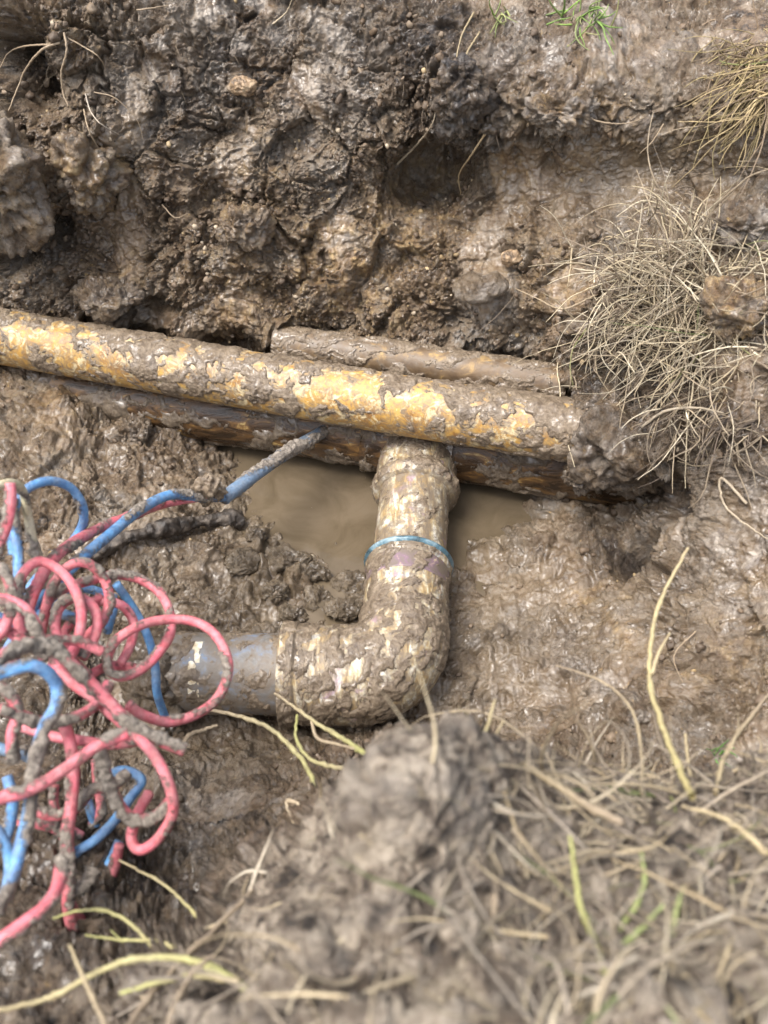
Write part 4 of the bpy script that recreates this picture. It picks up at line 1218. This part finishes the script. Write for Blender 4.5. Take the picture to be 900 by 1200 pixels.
stalk('grass_stalk', [(812, 935, .72), (798, 905, .76), (776, 850, .82), (762, 800, .87), (764, 745, .91), (776, 700, .94), (806, 642, .98)], .0028, (0.44, 0.38, 0.17), 'tall pale stalk standing against the right slope with one side shoot', 'grass', None, ST, .55, [[(764, 790, .875), (772, 765, .885), (785, 742, .90)]])
stalk('grass_stalk', [(752, 930, .74), (752, 890, .80), (744, 840, .85), (722, 810, .88), (695, 794, .90), (652, 780, .93)], .0017, ST, 'thin arched stalk leaning towards the elbow beside the tall pale stalk', 'grass', None, DS, .6)
stalk('grass_stalk', [(255, 1150, .78), (250, 1118, .81), (236, 1082, .84), (212, 1054, .87), (188, 1034, .88), (140, 1008, .90)], .0019, YG, 'green-yellow stalk arching up to the foot of the red hooked cable', 'grass', GS, ST, .6)
stalk('grass_stalk', [(222, 1190, .74), (200, 1150, .77), (178, 1108, .79), (140, 1074, .80), (100, 1066, .80), (62, 1076, .80)], .0022, ST, 'straw stalk bending over the clean red tail', 'grass', GS, YG, .5)
stalk('grass_stalk', [(270, 1160, .74), (232, 1128, .76), (190, 1104, .78), (150, 1102, .79), (100, 1096, .80)], .0020, ST, 'yellow-green stalk lying level across the clean red tail', 'grass', GS, YG, .5)
stalk('grass_stalk', [(290, 1160, .66), (252, 1136, .67), (204, 1122, .68), (150, 1126, .68), (108, 1142, .68), (70, 1164, .68), (20, 1180, .67), (-20, 1186, .66)], .0027, YG, 'stout pale green stalk sweeping out over the black soil', 'grass', GS, ST, .6)
stalk('grass_stalk', [(280, 1150, .66), (240, 1145, .665), (200, 1148, .67), (140, 1164, .67)], .0023, ST, 'blurred straw stalk below the stout pale green one', 'grass', GS, YG, .6)
stalk('grass_stalk', [(130, 1215, .62), (116, 1185, .64), (100, 1150, .66), (82, 1108, .68)], .0020, DS, 'grey-brown stalk crossing the stout pale green one upright', 'grass', GS, ST, .5)
stalk('grass_stalk', [(140, 1215, .64), (190, 1150, .68), (240, 1100, .72), (290, 1050, .76), (314, 1018, .80)], .0026, DS, 'brown stalk slanting up against the flank of the sod', 'grass', GS, DS, .6)
stalk('grass_stalk', [(196, 1215, .62), (204, 1180, .63), (226, 1140, .65), (250, 1120, .66)], .0024, DS, 'short brown stalk at the foot of the sod flank', 'grass', GS, DS, .6)
stalk('grass_stalk', [(165, 1165, .80), (178, 1140, .80), (150, 1110, .82), (130, 1090, .83)], .0014, YG, 'thin green blade among the stalks over the black soil', 'grass', GS, YG, .5)
stalk('grass_stalk', [(730, 965, .66), (690, 945, .68), (640, 912, .71), (600, 890, .74), (562, 872, .77)], .0032, DS, 'stout brown stalk lying along the edge of the sod below the elbow', 'grass', None, ST, .6)
stalk('grass_stalk', [(566, 1000, .66), (558, 940, .70), (564, 880, .75), (580, 820, .80)], .0020, YG, 'upright straw stalk on the sod edge to the right of the elbow', 'grass', None, ST, .6, [[(562, 890, .745), (576, 870, .75), (590, 845, .77)]])
stalk('grass_stalk', [(660, 935, .76), (630, 920, .78), (600, 905, .80), (570, 888, .82)], .0014, ST, 'thin bleached stalk above the stout brown one', 'grass', None, ST, .6)
stalk('grass_stalk', [(838, 930, .78), (848, 890, .82), (868, 855, .85), (905, 808, .88)], .0021, ST, 'straw stalk leaning right beside the dark green blades', 'grass', None, DS, .6)
stalk('grass_stalk', [(815, 930, .80), (808, 905, .83), (803, 860, .86)], .0017, ST, 'short broken straw left of the dark green blades', 'grass', None, ST, .8)
stalk('grass_stalk', [(470, 1210, .56), (560, 1120, .585), (580, 1040, .61), (545, 990, .64), (520, 930, .68), (500, 905, .70)], .0022, DS, 'bent brown stalk climbing the bare face of the sod', 'grass', None, DS, .6)
stalk('grass_stalk', [(330, 1205, .58), (350, 1150, .60), (362, 1110, .61), (380, 1070, .62)], .0022, YG, 'green-tipped stalk at the bottom of the sod face', 'grass', None, (0.24, 0.32, .07), .5)
stalk('grass_stalk', [(400, 1130, .59), (440, 1080, .61), (500, 1100, .60), (560, 1140, .58), (640, 1170, .56)], .0024, DS, 'brown stem looped across the sod face', 'grass', None, DS, .6)
for pts, col, lab in [([(720, 1180, .56), (700, 1110, .58), (680, 1060, .59), (668, 980, .63)], YG, 'yellow-green blade rising through the matted grass'),
                      ([(715, 1100, .60), (740, 1070, .61), (755, 1035, .62), (752, 1000, .63)], (0.27, 0.31, 0.11), 'curved bright green blade in the matted grass'),
                      ([(700, 1130, .58), (745, 1095, .59), (778, 1060, .60)], (0.25, 0.29, 0.11), 'slanting bright green blade in the matted grass'),
                      ([(785, 1120, .59), (790, 1080, .60), (800, 1040, .62)], (0.29, 0.32, 0.13), 'upright green blade deep in the matted grass'),
                      ([(560, 1120, .585), (530, 1085, .60), (505, 1065, .61)], (0.25, 0.30, 0.12), 'short green blade on the sod face'),
                      ([(900, 1000, .66), (850, 960, .69), (800, 945, .71)], ST, 'bleached stem on the crest of the matted grass')]:
    stalk('grass_stalk', pts, .0023, col, lab, 'grass', None, col, .5)
# roots in front of the elbow
stalk('pale_root', [(385, 960, .93), (372, 925, .97), (352, 888, 1.02), (322, 858, 1.06), (290, 842, 1.09), (245, 832, 1.12)], .0030, YG, 'long pale root reaching from the sod to below the side pipe', 'root', None, PR, .7, mat='root')
stalk('pale_root', [(432, 886, .88), (405, 868, .95), (375, 850, 1.0), (350, 832, 1.04), (322, 812, 1.08)], .0028, YG, 'pale forked root lying over the collar of the elbow', 'root', None, PR, .5, [[(365, 845, 1.02), (372, 865, .99), (395, 872, .95), (425, 880, .90)]], 'root')
stalk('pale_root', [(430, 896, .87), (395, 900, .93), (362, 888, .98), (347, 865, 1.02), (348, 838, 1.05)], .0026, PR, 'curled pale root under the elbow collar', 'root', None, YG, .6, mat='root')
stalk('pale_root', [(352, 978, .92), (336, 940, .94), (358, 945, .92), (378, 952, .90)], .0022, PR, 'short pale root stub at the edge of the sod', 'root', None, PR, .6, mat='root')
stalk('pale_root', [(208, 885, 1.0), (222, 862, 1.03), (238, 856, 1.05), (254, 850, 1.06)], .0028, DS, 'short grey root beside the end of the pink cable', 'root', None, PR, .6, mat='root')
# roots on the walls
def wallroot(pxs, r, col, label, group, lift=.010, branches=()):
    pts = []
    for k, (x, y) in enumerate(pxs):
        i = hit(x, y, 6)
        p = GV[i] + N[i] * (0.0 if k == 0 else lift)
        pts.append((x, y, float((p - CAM) @ FWD)))
    # keep the run smooth in depth so that the root spans hollows
    dz = np.array([p[2] for p in pts])
    if len(dz) > 2:
        dz[1:-1] = np.minimum(dz[1:-1], (dz[:-2] + dz[2:]) / 2 + .01)
    pts = [(x, y, d_) for (x, y, _), d_ in zip(pts, dz)]
    return stalk('thin_root', pts, r, col, label, 'root', group, col, .4, mat='root', knots=False)
RW = 'roots hanging from the walls'
ROOTC = (0.34, 0.26, 0.17)
for pxs, r, col, lab in [
    ([(75, 38), (78, 60), (72, 85), (74, 110), (80, 124)], .0016, ROOTC, 'crooked root hanging straight over the dark hollow at the corner'),
    ([(70, 50), (50, 58), (32, 78), (22, 100), (10, 130)], .0018, ROOTC, 'forked root crossing the dark hollow at the corner'),
    ([(60, 52), (30, 54), (10, 62), (0, 80)], .0015, ROOTC, 'root bending out of the corner hollow'),
    ([(80, 45), (100, 56), (115, 66), (124, 80)], .0012, ROOTC, 'thin root running right from the corner hollow'),
    ([(100, 110), (106, 130), (118, 145), (140, 158)], .0011, (0.44, .38, .30), 'white thread root over the tan broken clod'),
    ([(98, 128), (105, 155), (125, 190), (140, 225)], .0011, ROOTC, 'long thread root hanging past the tan broken clod'),
    ([(110, 108), (135, 115), (160, 140), (168, 165)], .0009, ROOTC, 'wisp of root right of the tan broken clod'),
    ([(160, 12), (175, 10), (198, 6)], .0012, ROOTC, 'short root at the top of the grey wall'),
    ([(320, 28), (335, 15), (342, 0)], .0014, (0.40, 0.33, 0.22), 'pale root end poking from the upper wall'),
    ([(466, 192), (490, 168), (505, 148), (512, 128)], .0019, (0.36, 0.30, 0.21), 'straight pale root propped under the hanging black clod'),
    ([(568, 158), (552, 182), (538, 205), (540, 228)], .0015, (0.42, 0.32, 0.18), 'yellowish root dangling in the hollow under the black clod'),
    ([(562, 38), (546, 66), (542, 110), (528, 160)], .0014, (0.36, 0.29, 0.17), 'long straw root hanging down over the black clod'),
    ([(555, 15), (540, 45), (532, 85)], .0014, (0.36, 0.29, 0.17), 'straw stem hanging from the small green sprig'),
    ([(680, 120), (695, 140), (730, 145), (755, 138)], .0013, ROOTC, 'root looped under the ragged lip of soil'),
    ([(778, 145), (765, 165), (750, 180)], .0011, ROOTC, 'thin root over the smooth dark cut'),
    ([(875, 590), (845, 560), (848, 590), (868, 610), (900, 632)], .0019, (0.42, 0.35, 0.25), 'pale looping root on the grey right bank'),
    ([(752, 500), (780, 482), (815, 478), (848, 484)], .0022, (0.40, 0.34, 0.25), 'stout pale root sticking out above the root-bound clod'),
    ([(700, 345), (660, 362), (630, 350), (604, 338)], .0016, (0.38, 0.30, 0.20), 'long brown root reaching left out of the bleached tussock'),
    ([(740, 355), (700, 375), (672, 405), (668, 455)], .0016, (0.42, 0.34, 0.23), 'curved pale root hooking down from the bleached tussock'),
    ([(640, 560), (650, 545), (664, 556), (655, 572), (668, 548)], .0009, (0.40, 0.33, 0.22), 'curly thread root at the end of the yellow pipe'),
    ([(815, 740), (790, 768), (800, 800)], .0011, ROOTC, 'thin root on the right slope beside the tall stalk'),
    ([(190, 240), (205, 255), (220, 250)], .0010, ROOTC, 'thread root on the middle of the wall'),
]:
    wallroot(pxs, r, col, lab, RW)
